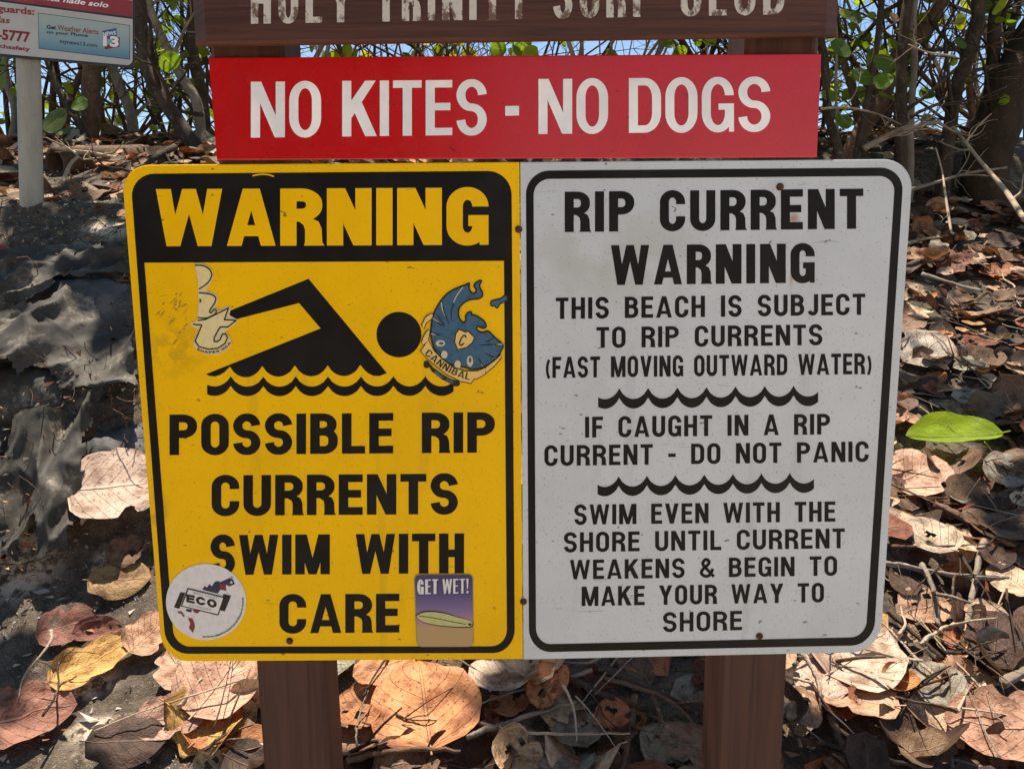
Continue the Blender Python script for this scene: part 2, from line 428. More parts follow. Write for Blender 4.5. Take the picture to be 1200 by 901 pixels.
# ---------------------------------------------------------------- posts
def post(px_top, px_bot, label, half=.0425, depth=.085):
    a, b = MAIN.hit(*px_top), MAIN.hit(*px_bot); d = (b - a) / (b.z - a.z)
    top = a + d * (1.72 - a.z); bot = a + d * (-.35 - a.z)
    root = empty('wooden_post', (bot.x, .045, 0.0), label, 'post')
    V, F = [], []
    n = 24; bv = .005
    prof = [(-half, bv), (-half + bv, 0), (half - bv, 0), (half, bv), (half, depth - bv), (half - bv, depth), (-half + bv, depth), (-half, depth - bv)]
    for i in range(n + 1):
        p = bot + (top - bot) * (i / n)
        for x, y in prof: V.append(Vector((p.x + x + .0012 * noise.noise((p.z * 3, x * 20, 1)), .0005 + y, p.z)))
    for i in range(n):
        for k in range(8): F.append([i * 8 + k, i * 8 + (k + 1) % 8, (i + 1) * 8 + (k + 1) % 8, (i + 1) * 8 + k])
    F.append([n * 8 + k for k in range(8)]); F.append([k for k in range(8)][::-1])
    link_mesh('shaft', V, F, m_post, root)
    return root
post((289, 60), (343, 840), 'brown wooden post under the yellow warning sign')
post((917, 55), (881, 840), 'brown wooden post under the white rip current sign')

# ---------------------------------------------------------------- routed brown board
root = empty('wooden_board', MAIN.hit(605, 50, .02), 'dark brown wooden board with carved worn white lettering above the red sign', 'name board')
f = quadmap([(222, -68), (986, -80), (980, 44), (229.5, 55.5)])
nx = 60; V, F = [], []
prof = [(0.0, .0025), (0.0, .030), (.018, .037), (.055, .040), (.945, .040), (.982, .037), (1.0, .030), (1.0, .0025)]
for i in range(nx + 1):
    u = i / nx
    e = min(u, 1 - u); inset = .012 * max(0, 1 - e / .02) ** 2
    for v, dpt in prof:
        x, y = f(u, v); V.append(MAIN.hit(x, y, dpt - (inset if dpt > .01 else 0)))
m_ = len(prof)
for i in range(nx):
    for k in range(m_ - 1): F.append([i * m_ + k, i * m_ + k + 1, (i + 1) * m_ + k + 1, (i + 1) * m_ + k])
    F.append([i * m_ + m_ - 1, i * m_, (i + 1) * m_, (i + 1) * m_ + m_ - 1])
F.append([k for k in range(m_)]); F.append([nx * m_ + k for k in range(m_)][::-1])
o = link_mesh('board', V, F, m_brown, root)
bm = bmesh.new(); bm.from_mesh(o.data); bmesh.ops.recalc_face_normals(bm, faces=bm.faces); bm.to_mesh(o.data); bm.free()
def bl(x): return 28.4 - (x - 294) * (11.2 / 626)
G = []
for word, a, b in (('HOLY', 294, 412), ('TRINITY', 442, 620), ('SURF', 648, 761), ('CLUB', 797, 919)):
    G += text_px(word, a, bl(a), b, bl(b), 54, s=.16, t=.13, gap=.22, B=.6)
flat('lettering', G, .0404, m_carve, root)

# ---------------------------------------------------------------- red sign
root = empty('red_sign', MAIN.hit(605, 187), 'long red sign forbidding kites and dogs in white capitals', 'sign')
nx = 48; V, F = [], []
f = quadmap([(244.3, 67.6), (962.3, 62.8), (957.2, 185), (254.4, 188.3)])
for i in range(nx + 1):
    u = i / nx; bend = .006 * max(0, (u - .955) / .045) ** 2 + .003 * max(0, (.03 - u) / .03) ** 2
    for v, o_ in ((.004, .0036), (.012, .004), (.985, .004), (.996, .0036), (.996, .0014), (.004, .0014)):
        x, y = f(u, v); V.append(MAIN.hit(x, y, o_ - bend * .35))
for i in range(nx):
    for k in range(6): F.append([i * 6 + k, i * 6 + (k + 1) % 6, (i + 1) * 6 + (k + 1) % 6, (i + 1) * 6 + k])
F.append([k for k in range(6)][::-1]); F.append([nx * 6 + k for k in range(6)])
o = link_mesh('plate', V, F, m_red, root)
bm = bmesh.new(); bm.from_mesh(o.data); bmesh.ops.recalc_face_normals(bm, faces=bm.faces); bm.to_mesh(o.data); bm.free()
def bl(x): return 161.6 - (x - 294) * (7.6 / 608)
G = []
for word, a, b in (('NO', 294, 376.3), ('KITES', 401, 570.6), ('NO', 631, 712.6), ('DOGS', 737, 902.8)):
    G += text_px(word, a, bl(a), b, bl(b), 65.5 - (a - 294) * .003, 65.2 - (b - 294) * .003, s=.165, t=.135, gap=.075, B=.56, ry=.36)
G.append([([[(592, 124.6), (608.2, 124.3), (608.3, 135.6), (592.1, 136)]], [])])
flat('lettering', G, OFF, m_wink, root)

# ---------------------------------------------------------------- yellow warning sign
yroot = root = empty('warning_sign', MAIN.hit(400, 773), 'yellow and black warning sign with swimmer pictogram, covered in stickers', 'warning sign')
plate('plate', rquad([(142, 193.6), (608.6, 190.2), (612.6, 771.8), (190.6, 774.6)], 33, '1001'), m_yel, root)
inner = rquad([(169.2, 308), (590.6, 305.8), (594.2, 757), (204.2, 757.4)], 20, '1100')
flat('border', [[([rquad([(152.6, 204), (599.4, 200.4), (603.4, 764.8), (194.6, 765.8)], 28)], [inner])]], OFF, m_blk, root)
flat('lettering', text_px('WARNING', 182.6, 288.8, 572.5, 287, 67, s=.285, t=.225, gap=.075, B=.68, ry=.34), OFF + STEP, m_yink, root)
for txt, a, b, ya, yb, h in (('POSSIBLE RIP', 198.6, 580, 533.2, 530.2, 47.3), ('CURRENTS', 248, 536.8, 604.3, 602.2, 47.3), ('SWIM WITH', 246.4, 543.8, 673.6, 671.4, 46.6), ('CARE', 327.4, 468, 741.8, 740.8, 45.4)):
    flat('lettering', text_px(txt, a, ya, b, yb, h, s=.237, t=.19, gap=.105, space=.62, B=.70), OFF, m_blk, root)
Z = lambda p: (235 + p[0] / 3.871, 310 + p[1] / 3.871)
body = [(118, 216), (490, 65), (845, 492), (812, 506), (783, 504)] + scallops([(770, 500), (725, 455)], 4, 4)[1:]
body += scallops([(725, 455), (577, 457), (428, 457), (280, 460), (133, 463)], 50)[1:] + [(112, 485), (90, 500), (65, 508), (40, 505), (25, 497), (545, 290), (447, 175), (155, 250)]
flat('swimmer', [[([[Z(p) for p in body], [Z(p) for p in ell(900, 318, 102, 103, 0, 360, 48)]], [])]], OFF, m_blk, root)
def wave(cusps, d, th, e0, e1):
    up = scallops(cusps, d); return up + [(x, y + th * (1 if i % 8 else .95)) for i, (x, y) in list(enumerate(up))[::-1]]
def half_scallop(c, side, L, d, th):          # the cut-off first and last scoop of a wave line
    u0 = .5; xs = [.42 + i * .058 for i in range(11)]
    fn = lambda u: (c[0] - L + L * u, c[1] + d * (1 - (2 * u - 1) ** 2) ** .8) if side < 0 else (c[0] + L * (1 - u), c[1] + d * (1 - (2 * u - 1) ** 2) ** .8)
    p = [fn(u) for u in xs]; return p + [(x, y + th) for x, y in p[::-1]]
def wave_line(name, cusps, d, th, Zf, left, right, parent):
    L = cusps[1][0] - cusps[0][0]
    up = scallops(cusps, d)
    def cut(c, side, lim):
        pts = []
        for i in range(1, 13):
            u = 1 - i / 12; x = c[0] + side * L * (1 - u)
            if (x - lim) * side > 0: x = lim; u = 1 - abs(lim - c[0]) / L; pts.append((x, c[1] + d * (1 - (2 * u - 1) ** 2) ** .8)); break
            pts.append((x, c[1] + d * (1 - (2 * u - 1) ** 2) ** .8))
        return pts
    up = cut(cusps[0], -1, left)[::-1] + up + cut(cusps[-1], 1, right)
    poly = up + [(x, y + th) for x, y in up[::-1]]
    return flat(name, [[([[Zf(p) for p in poly]], [])]], OFF, m_blk, parent)
wave_line('wave_line', [(137, 507), (285, 509), (432, 508), (578, 508), (728, 508), (875, 507), (1020, 507)], 46, 43, Z, 30, 1148, root)
for p in ((608, 269), (339.6, 750.6), (613.4, 704.5)): screw(root, *p, r=4.2)
m_scuff = ink('brown_scuff', (.40, .215, .008), .6, YEL, 260, .52)
sg = random.Random(12); sc_polys = []
for _ in range(30):
    x, y = sg.gauss(208, 12), sg.gauss(364, 15); L_ = sg.uniform(2, 8); a = R(-52 + sg.gauss(0, 9)); w_ = sg.uniform(.5, 1.5)
    if not (184 < x < 228) or (x > 220 and y > 340): continue
    sc_polys.append([(x - math.cos(a) * L_, y - math.sin(a) * L_), (x + math.sin(a) * w_, y - math.cos(a) * w_), (x + math.cos(a) * L_, y + math.sin(a) * L_), (x - math.sin(a) * w_, y + math.cos(a) * w_)])
flat('scuffs', [[(sc_polys, [])]], OFF, m_scuff, root)
# scraped paint arc near the header's top edge
flat('scratch', [[([ribbon(spline([(296, 206.2), (305, 204.6), (314, 204.9), (321, 207)], 5), 1.6)], [])]], OFF + STEP, m_yink, root)

# ---------------------------------------------------------------- white rip current sign
root = empty('rip_current_sign', MAIN.hit(820, 768), 'white rip current sign with black border and many lines of text', 'warning sign')
plate('plate', rquad([(609.6, 190.2), (1070.4, 186.6), (1031, 763.4), (613.4, 772.4)], 35, '0110'), m_white, root)
flat('border', [[([rquad([(616.2, 200.3), (1059.4, 196.4), (1023.6, 755.6), (620, 764.2)], 28)], [rquad([(625.2, 210), (1049.3, 206.4), (1014.6, 746.2), (628.2, 754.8)], 19)])]], OFF, m_blk, root)
LN = [('RIP CURRENT', 661.8, 1011.8, 272.2, 268.2, 47.3, 47), ('WARNING', 716, 954.8, 334.2, 331.4, 46.6, 46), ('THIS BEACH IS SUBJECT', 651.4, 1014, 374, 369, 25, 24.8),
      ('TO RIP CURRENTS', 699, 963.8, 407.8, 404.4, 24.4, 24.2), ('(FAST MOVING OUTWARD WATER)', 640, 1021, 443, 438.4, 24.6, 24.4), ('IF CAUGHT IN A RIP', 685.6, 972.8, 512.8, 509, 24.4, 24.2),
      ('CURRENT - DO NOT PANIC', 638, 1018, 546, 541, 24, 23.8), ('SWIM EVEN WITH THE', 673, 979, 614.8, 611, 23.6, 23.6), ('SHORE UNTIL CURRENT', 660.8, 990, 647, 642.2, 23.2, 23.2),
      ('WEAKENS & BEGIN TO', 668, 981, 678.8, 674.2, 22.8, 22.8), ('MAKE YOUR WAY TO', 681.6, 965.6, 710, 705.4, 22.8, 22.6), ('SHORE', 777, 869.6, 740.4, 738, 23, 22.6)]
for i, (txt, a, b, ya, yb, h0, h1) in enumerate(LN):
    big = i < 2
    flat('lettering', text_px(txt, a, ya, b, yb, h0, h1, s=(.225 if big else .2 if i != 4 else .165), t=.185 if big else .17, gap=.13 if big else .15 if i != 4 else .12, space=.53 if big else .62 if i != 4 else .5, B=.65 if i != 4 else .6, ry=.3), OFF, m_blk, root)
I = lambda p: p
W1 = lambda p: (690 + p[0] / 4.2857, 440 + p[1] / 4.2857)
wave_line('wave_line', [(153, 65), (298, 63), (445, 61), (591, 59), (737, 56), (884, 54), (1029, 52)], 54, 48, W1, 47, 1152, root)
wave_line('wave_line', [(150, 507), (292, 504), (435, 501), (580, 498), (724, 495), (867, 493), (1010, 490)], 52, 47, W1, 44, 1131, root)
for p in ((914, 219.3), (890, 745)): screw(root, *p, r=4.2)

# ---------------------------------------------------------------- stickers
def simple(name, c, rough=.5, v=.12):
    m = mat(name, c, rough, .35); n = N(m); n.base(n.mix(n.step(n.noise(120, 4), .45, .7), c, tuple(q * (1 - v) for q in c))); return m
s_cream = simple('cream_print', (.80, .66, .34)); s_edge = simple('pale_sticker_edge', (.74, .62, .36)); s_blk = simple('dark_print', (.018, .015, .016))
s_blue = simple('blue_print', (.045, .125, .215), .5, .3); s_deep = simple('navy_print', (.03, .03, .075)); s_white = simple('white_sticker', (.74, .72, .73))
s_red = simple('maroon_print', (.22, .03, .04)); s_gold = simple('gold_print', (.82, .55, .16)); s_lite = simple('pale_line_print', (.62, .56, .36))
S0 = OFF + STEP * 2

def thick(name, outline, mt, parent, off=S0): return plate(name, outline, mt, parent, MAIN, off, off - .0006, .25)

# torn lettered sticker left of the swimmer's hand
Q = lambda p: (215 + p[0] / 7.21, 300 + p[1] / 7.21)
root = empty('sticker', MAIN.hit(246, 414, S0), 'torn cream sticker of tall letters touching the swimmer hand', 'sticker')
out = [(92, 62), (150, 62), (212, 84), (248, 130), (251, 182), (226, 238), (182, 285), (215, 300), (268, 316), (294, 352), (287, 390), (266, 432), (282, 440), (302, 463), (372, 418), (402, 440), (388, 500), (440, 528), (468, 540), (432, 580), (386, 612), (352, 640), (396, 690), (408, 740), (362, 800), (290, 834), (200, 834), (118, 802), (83, 750), (88, 700), (128, 622), (70, 590), (58, 565), (118, 542), (115, 500), (125, 420), (130, 330), (120, 200)]
thick('backing', [Q(p) for p in out], s_edge, root)
core = [(100, 80), (160, 82), (215, 110), (238, 160), (215, 215), (170, 255), (132, 280), (130, 312), (200, 318), (255, 335), (273, 365), (255, 410), (225, 470), (275, 470), (380, 440), (345, 540), (445, 545), (375, 600), (310, 600), (260, 690), (258, 722), (300, 715), (330, 660), (355, 658), (372, 690), (350, 740), (290, 780), (210, 788), (130, 765), (98, 720), (110, 690), (155, 585), (85, 578), (125, 545), (128, 430), (122, 200)]
flat('letter_fill', [[([[Q(p) for p in core]], [])]], S0 + STEP, s_cream, root)
ST = []
for pl in ([(95, 80), (160, 82), (215, 110), (238, 160), (215, 215), (170, 255), (130, 280)], [(130, 312), (200, 318), (255, 335), (273, 365), (255, 410), (225, 455), (222, 478), (240, 476), (256, 452), (275, 457), (272, 485), (240, 505), (190, 525), (120, 520)], [(135, 365), (147, 378), (135, 392)]):
    ST.append([([[Q(p) for p in ribbon(spline(pl, 5), 11)]], [])])
tl = [(125, 545), (190, 535), (280, 490), (380, 440), (362, 490), (345, 540), (395, 541), (445, 545), (375, 600), (310, 600), (280, 650), (260, 690), (258, 722), (285, 725), (310, 705), (330, 660), (355, 658), (372, 690), (350, 740), (290, 780), (210, 788), (130, 765), (98, 720), (110, 690), (155, 585), (85, 578)]
for a, b in zip(tl, tl[1:]):
    d = math.dist(a, b); e = ((b[0] - a[0]) / d * 4, (b[1] - a[1]) / d * 4)
    ST.append(([([[Q(p) for p in ribbon([(a[0] - e[0], a[1] - e[1]), (b[0] + e[0], b[1] + e[1])], 11)]], [])]))
flat('letter_outline', [[g for s in ST for g in s]], S0 + STEP * 2, s_blk, root)
flat('lettering', text_path('SHAPES USA', [Q(p) for p in spline([(112, 792), (160, 815), (230, 823), (310, 808), (372, 770), (402, 735)], 6)], 2.6), S0 + STEP * 2, s_blk, root)

# blue winged emblem sticker right of the swimmer's head
Q = lambda p: (480 + p[0] / 6.432, 320 + p[1] / 6.436)
root = empty('sticker', MAIN.hit(540, 450, S0), 'blue winged beast emblem sticker with ribbon banner beside the swimmer head', 'sticker')
blue = spline([(447, 78), (443, 112), (455, 142), (480, 160), (500, 150), (508, 125), (492, 102), (497, 82), (515, 70), (538, 60), (523, 88), (527, 115), (545, 150), (540, 176), (515, 190), (480, 192), (440, 202), (400, 225), (372, 260), (362, 300), (370, 340), (390, 368), (415, 378), (430, 350), (426, 330), (440, 305), (462, 297), (464, 318), (500, 325), (530, 345), (560, 370), (573, 402), (550, 412), (530, 402), (508, 400), (500, 420), (520, 443), (560, 452), (590, 442), (640, 490), (698, 541), (688, 580), (650, 640), (600, 680), (550, 705), (480, 722), (400, 702), (330, 690), (265, 655), (210, 600), (178, 530), (166, 460), (170, 380), (190, 300), (235, 220), (300, 150), (390, 105), (418, 98), (447, 78)], 3)[:-1]
ccx, ccy = 420, 430
def grow(poly, d):
    poly = ccw(poly); n = len(poly); o = []
    for i in range(n):
        a, b = poly[i - 1], poly[(i + 1) % n]; dx, dy = b[0] - a[0], b[1] - a[1]; l = math.hypot(dx, dy) or 1
        o.append((poly[i][0] + dy / l * d, poly[i][1] - dx / l * d))
    return o
flame = spline([(615, 245), (618, 215), (650, 205), (690, 195), (722, 170), (735, 195), (712, 215), (680, 230), (660, 262), (645, 248), (615, 245)], 3)[:-1]
board = [(110, 665), (135, 660), (180, 715), (250, 765), (320, 805), (370, 812), (378, 838), (345, 855), (320, 840), (240, 800), (165, 740), (150, 712), (112, 710)]
flat('emblem_outline', [[([[Q(p) for p in grow(blue, 11)], [Q(p) for p in grow(flame, 8)], [Q(p) for p in board], [Q(p) for p in ell(128, 690, 24, 28, 0, 360, 14)], [Q(p) for p in ell(350, 832, 30, 24, 0, 360, 14)]], [])]], S0, s_blk, root)  # black printed outline round the emblem, with the small dark board
fl = [[Q(p) for p in ribbon([(190, 745), (250, 790)], 22)], [Q(p) for p in ribbon([(275, 800), (330, 828)], 16)]]
flat('emblem', [[([[Q(p) for p in grow(blue, -2)], [Q(p) for p in grow(flame, -2)]] + fl, [])]], S0 + STEP, s_blue, root)
dk = [[(345, 205), (325, 255), (312, 300), (320, 362)], [(205, 305), (230, 350), (268, 402)], [(250, 240), (262, 300), (300, 390)], [(170, 345), (215, 378), (262, 400)], [(635, 485), (600, 510), (565, 520)], [(690, 545), (600, 540), (525, 545)], [(655, 640), (610, 625), (568, 605)], [(555, 700), (535, 670), (512, 640)], [(240, 464), (205, 462), (172, 452)], [(535, 400), (550, 398), (570, 405)], [(200, 575), (230, 600), (250, 640)]]
tapers = []
for pl in dk:
    sp = spline(pl, 4); m_ = len(sp)
    L_, R_ = [], []
    for i, p in enumerate(sp):
        a, b = sp[max(i - 1, 0)], sp[min(i + 1, m_ - 1)]; l = math.dist(a, b); ww = 8 * math.sin(math.pi * min(.97, (i + .4) / m_)) + 1
        L_.append((p[0] - (b[1] - a[1]) / l * ww / 2, p[1] + (b[0] - a[0]) / l * ww / 2)); R_.append((p[0] + (b[1] - a[1]) / l * ww / 2, p[1] - (b[0] - a[0]) / l * ww / 2))
    tapers.append([Q(p) for p in L_ + R_[::-1]])
flat('feather_lines', [[(tapers, [])]], S0 + STEP * 2, s_blk, root)
lt = [[(403, 108), (372, 145), (345, 190), (332, 225)], [(238, 222), (250, 285), (282, 350)], [(176, 343), (205, 365), (232, 388)], [(162, 458), (200, 464)], [(700, 536), (660, 540), (630, 545)], [(650, 640), (615, 628)], [(552, 703), (540, 680)]]
flat('highlight_lines', [[([[Q(p) for p in ribbon(spline(pl, 4), 7)] for pl in lt], [])]], S0 + STEP * 2, s_lite, root)
claws = [ell(232, 530, 36, 24, 0, 360, 16), ell(262, 615, 24, 30, 0, 360, 16), ell(362, 690, 24, 32, 0, 360, 16), ell(455, 665, 24, 42, 0, 360, 16)]
flat('claws', [[([[Q(p) for p in c] for c in claws], [[Q(p) for p in ell(238, 530, 18, 11)], [Q(p) for p in ell(456, 655, 10, 20)]])]], S0 + STEP * 3, s_lite, root)
sh = [(375, 428), (420, 450), (440, 443), (484, 486), (470, 522), (430, 556), (365, 572), (343, 520), (352, 460)]
flat('shield_rim', [[([[Q(p) for p in grow(sh, 8)]], [])]], S0 + STEP * 3, s_blk, root)
flat('shield', [[([[Q(p) for p in sh]], [])]], S0 + STEP * 4, s_gold, root)
flat('shield_letter', [[([[Q(p) for p in ribbon(spline([(425, 488), (418, 470), (400, 478), (382, 510), (378, 538), (392, 545), (410, 528)], 5), 11)]], [])]], S0 + STEP * 5, s_blk, root)
rib = [[(140, 508), (185, 590), (250, 655), (330, 712), (420, 742), (512, 740), (490, 790), (462, 832), (380, 812), (280, 762), (190, 692), (130, 640), (85, 588)], [(508, 742), (575, 715), (570, 760), (500, 800), (488, 792)], [(575, 712), (650, 655), (690, 615), (688, 640), (640, 700), (575, 752)], [(165, 305), (178, 320), (160, 350), (125, 375), (108, 420), (92, 395), (120, 335)], [(140, 425), (152, 440), (140, 510), (100, 545), (92, 520), (110, 470)]]
flat('ribbon_rim', [[([[Q(p) for p in grow(r_, 6)] for r_ in rib], [])]], S0 + STEP * 3, s_blk, root)
flat('ribbon', [[([[Q(p) for p in grow(r_, -1)] for r_ in rib], [])]], S0 + STEP * 4, s_gold, root)
flat('lettering', text_path('CANNIBAL', [Q(p) for p in spline([(112, 612), (160, 655), (240, 720), (330, 768), (400, 795), (452, 806)], 6)], 8.3, s=.17, t=.13, gap=.15), S0 + STEP * 5, s_blk, root)

# round white sticker in the lower corner
Q = lambda p: (185 + p[0] / 8.19, 650 + p[1] / 8.19)
root = empty('sticker', MAIN.hit(241, 749, S0), 'round white sticker with a boxed three letter logo over a small coast map', 'sticker')
thick('backing', [Q(p) for p in ell(462, 450, 385, 366, 0, 360, 64)], s_white, root)
def fl(name, polys, k, mt, neg=()): return flat(name, [[([[Q(p) for p in q] for q in polys], [[Q(p) for p in q] for q in neg])]], S0 + STEP * k, mt, root)
fl('map_coast', [[(428, 335), (445, 300), (475, 312), (490, 280), (520, 300), (545, 258), (575, 250), (600, 262), (690, 220), (722, 235), (738, 280), (690, 302), (655, 285), (650, 345), (600, 330), (575, 372)], [(268, 518), (326, 522), (322, 552), (272, 540)], [(690, 205), (722, 212), (715, 222)]], 1, s_deep, [[(690, 262), (712, 248), (718, 270), (700, 278)]])
fl('map_land', [[(585, 268), (650, 278), (657, 345), (602, 328)], [(188, 540), (228, 545), (258, 590), (246, 596), (222, 566), (195, 558)], [(330, 528), (412, 532), (380, 562), (350, 552)], [(288, 605), (330, 610), (348, 650), (356, 690), (336, 748), (298, 700), (312, 660)]], 2, s_red)
fl('logo_bars', [[(215, 358), (262, 366), (205, 518), (155, 503)], [(630, 375), (702, 393), (642, 542), (585, 526)]], 2, s_blk)
fl('logo_box', [[(285, 318), (642, 405), (580, 582), (220, 492)]], 3, s_blk)
fl('logo_field', [[(294, 331), (627, 412), (573, 568), (234, 486)]], 4, s_white)
flat('lettering', text_px('ECO', *Q((272, 452)), *Q((565, 512)), 9.4, s=.36, t=.27, gap=.13, B=.95, ry=.5), S0 + STEP * 5, s_blk, root)
flat('lettering', text_px('EAST COAST', *Q((345, 372)), *Q((568, 424)), 2.2, s=.14, t=.12, gap=.35, B=.62) + text_px('OUTDOORS', *Q((300, 490)), *Q((508, 537)), 2.2, s=.14, t=.12, gap=.35, B=.62), S0 + STEP * 5, s_blk, root)
WEB = [Q(p) for p in ell(462, 450, 362, 343, 96, -7, 40)]

# small purple and sand sticker in the other lower corner
Q = lambda p: (475 + p[0] / 9.011, 665 + p[1] / 9.011)
root2 = root = empty('sticker', MAIN.hit(521, 757, S0), 'small purple and sand sticker with a pale surfboard beside the bottom text line', 'sticker')
m = mat('sunset_print', (.2, .15, .4), .45, .4); n = N(m)
sep = n.nt.nodes.new('ShaderNodeSeparateXYZ'); n.link(n.co.outputs['Object'], sep.inputs[0])
n.base(n.ramp(n.math('DIVIDE', sep.outputs[2], .0875), [(0, (.45, .30, .13)), (.29, (.45, .30, .14)), (.36, (.40, .22, .24)), (.55, (.20, .14, .30)), (.78, (.09, .065, .20)), (1, (.055, .04, .12))]))
thick('edge', rquad([Q((88, 66)), Q((718, 62)), Q((724, 834)), Q((118, 836))], 6.5), simple('sticker_edge_print', (.42, .27, .16)), root)
flat('picture', [[([rquad([Q((100, 76)), Q((708, 72)), Q((714, 824)), Q((128, 826))], 5.8)], [])]], S0 + STEP, m, root)
for dx, k, mt, nm in ((9, 2, s_deep, 'letter_shadow'), (0, 3, s_white, 'lettering')):
    flat(nm, text_px('GET', *Q((126 + dx, 282 + dx)), *Q((346 + dx, 276 + dx)), 17.3, s=.2, t=.09, gap=.1, B=.5, ry=.4) + text_px('WET!', *Q((392 + dx, 276 + dx)), *Q((668 + dx, 270 + dx)), 17.3, s=.15, t=.09, gap=.1, B=.5), S0 + STEP * k, mt, root)
sb = spline([(105, 500), (180, 462), (300, 455), (430, 478), (560, 520), (708, 570), (708, 624), (640, 634), (500, 630), (330, 612), (200, 580), (130, 540), (105, 500)], 5)[:-1]
fl('surfboard_rim', [sb], 2, s_blk); fl('surfboard', [[(420 + (x - 420) * .965, 550 + (y - 550) * .86) for x, y in sb]], 3, simple('pale_green_print', (.52, .52, .20)))
fl('surfboard_stringer', [ribbon(spline([(140, 508), (300, 530), (480, 568), (640, 598)], 5), 6), ell(682, 598, 20, 13, 0, 360, 12)], 4, s_blk)

# ---------------------------------------------------------------- information sign on a pole, up the bank
yaw = R(26)
IP = Plane(at_depth(34, 200, 2.02), (math.sin(yaw), -math.cos(yaw), 0))
def soft_path(name, txt, path, h, off, mt, parent, bold=.01):
    cu = bpy.data.curves.new('tmp_text', 'FONT'); cu.body = txt; cu.resolution_u = 2; cu.offset = bold
    o = bpy.data.objects.new('tmp_text', cu); C.objects.link(o)
    dg = bpy.context.evaluated_depsgraph_get(); me = o.evaluated_get(dg).to_mesh()
    pv = [tuple(v.co) for v in me.vertices]; pf = [list(p.vertices) for p in me.polygons]
    o.evaluated_get(dg).to_mesh_clear(); bpy.data.objects.remove(o); bpy.data.curves.remove(cu)
    L = [0]
    for a, b in zip(path, path[1:]): L.append(L[-1] + math.dist(a, b))
    xa, xb = min(p[0] for p in pv), max(p[0] for p in pv); V = []
    for x, y, _ in pv:
        d = min((x - xa) / (xb - xa) * L[-1], L[-1] - 1e-6); i = 0
        while L[i + 1] < d: i += 1
        a, b = path[i], path[i + 1]; f = (d - L[i]) / (L[i + 1] - L[i]); l = math.dist(a, b); k = y / .729 * h
        V.append(MAIN.hit(a[0] + (b[0] - a[0]) * f + (b[1] - a[1]) / l * k, a[1] + (b[1] - a[1]) * f - (b[0] - a[0]) / l * k, off))
    F = [q if (V[q[1]] - V[q[0]]).cross(V[q[2]] - V[q[0]]).dot(MAIN.n) > 0 else q[::-1] for q in pf]
    return link_mesh(name, V, F, mt, parent)
eco = [o for o in bpy.data.objects if o.get('label', '').startswith('round white sticker')][0]
soft_path('lettering', 'www.eastcoastoutdoors.com', WEB, 2.7, S0 + STEP, s_blk, eco, .02)

base = IP.hit(38, 256, -.03)
root = empty('information_sign', base, 'white beach safety sign with red band and weather panel on a round pale pole', 'sign')
m_pole = mat('pale_pole', (.36, .34, .29), .55, .3); n = N(m_pole)
c = n.mix(n.step(n.noise(5, 6, .7, stretch=(3, 3, .5)), .4, .7), (.40, .375, .32), (.27, .255, .22)); c = n.mix(n.step(n.noise(60, 3), .68, .74), c, (.16, .13, .1)); n.base(c); n.bump(n.noise(40, 4), .15, .003)
V, F = [], []
pr = 12.6 / FPX * ((base - CAM).dot(CF))
top = IP.hit(33.3, 70, -.012 - pr); bot = IP.hit(37.8, 256, -.012 - pr)
d = (top - bot) / (top.z - bot.z)
tube(V, F, [bot + d * (z) for z in (-.35, 0, .3, .6, .9, 1.2)], [pr] * 6, 20)
link_mesh('pole', V, F, m_pole, root, smooth=True)
m_dark = ink('dark_frame_paint', (.02, .022, .03), .4); m_face = sheet_paint('sign_face_white', (.50, .50, .49), .45, (.35, .35, .33), 5)
m_band = ink('band_red', (.27, .03, .04), .45); m_txt = ink('text_red', (.26, .02, .03), .5)
m_pan = mat('panel_print', (.3, .5, .6), .45, .35); n = N(m_pan)
sep = n.nt.nodes.new('ShaderNodeSeparateXYZ'); n.link(n.co.outputs['Object'], sep.inputs[0])
plate('panel', rquad([(-262, -136), (158.2, -88), (158.2, 80.6), (-262, 43)], 9), m_dark, root, IP, .004, .0)
flat('face', [[([rquad([(-258, -131), (155.4, -84.5), (155.4, 77.3), (-258, 39.6)], 7.5)], [])]], .0043, m_face, root, IP)
flat('red_band', [[([[(-258, -53.5), (155.3, 1.2), (155.3, 20.4), (-258, -34)]], [])]], .0047, m_band, root, IP)
flat('band_rule', [[([[(-258, -34), (155.3, 20.4), (155.3, 22.8), (-258, -31.6)]], [])]], .0047, m_dark, root, IP)
pc = [(45, 15.9), (151.9, 30.5), (151.6, 69.4), (46, 56.7)]
zs = [IP.hit(*p).z - base.z for p in pc]; zl, zh = min(zs), max(zs)
n.base(n.ramp(n.math('DIVIDE', n.math('SUBTRACT', sep.outputs[2], zl), zh - zl), [(0, (.10, .24, .36)), (.3, (.22, .37, .45)), (.75, (.36, .45, .44)), (1, (.38, .45, .43))]))
flat('panel_edge', [[([[(44.4, 15.2), (152.5, 29.9), (152.3, 70.2), (45.4, 57.4)]], [])]], .0047, m_dark, root, IP)
flat('weather_panel', [[([pc], [])]], .0051, m_pan, root, IP)
T = lambda txt, x0, y0, x1, y1, h, mt, bold=.03, off=.0052, sh=0: soft_text('lettering', txt, x0, y0, x1, y1, h, off, mt, root, IP, bold, sh)
P7 = lambda x, y: (x / 7.0588, y / 7.0588)
T('Nunca nade solo', 34, -1.9, 127, 9.4, 6.3, m_wink, .025, .0052, .25)
T('lifeguards:', -20, 11.8, 40.4, 17.9, 8, m_txt, .03)
T('Salvavidas', -46, 21.2, 12, 28.0, 7.4, m_txt, .02, .0052, .25)
T('-5777', -3, 45.9, 35.4, 49.8, 12, m_txt, .035)
T('beachsafety', -16, 54.6, 35.4, 60.3, 4.8, m_txt, .03)
T('Get', *P7(385, 240), *P7(465, 246), 4.6, m_dark, .04, .0055)
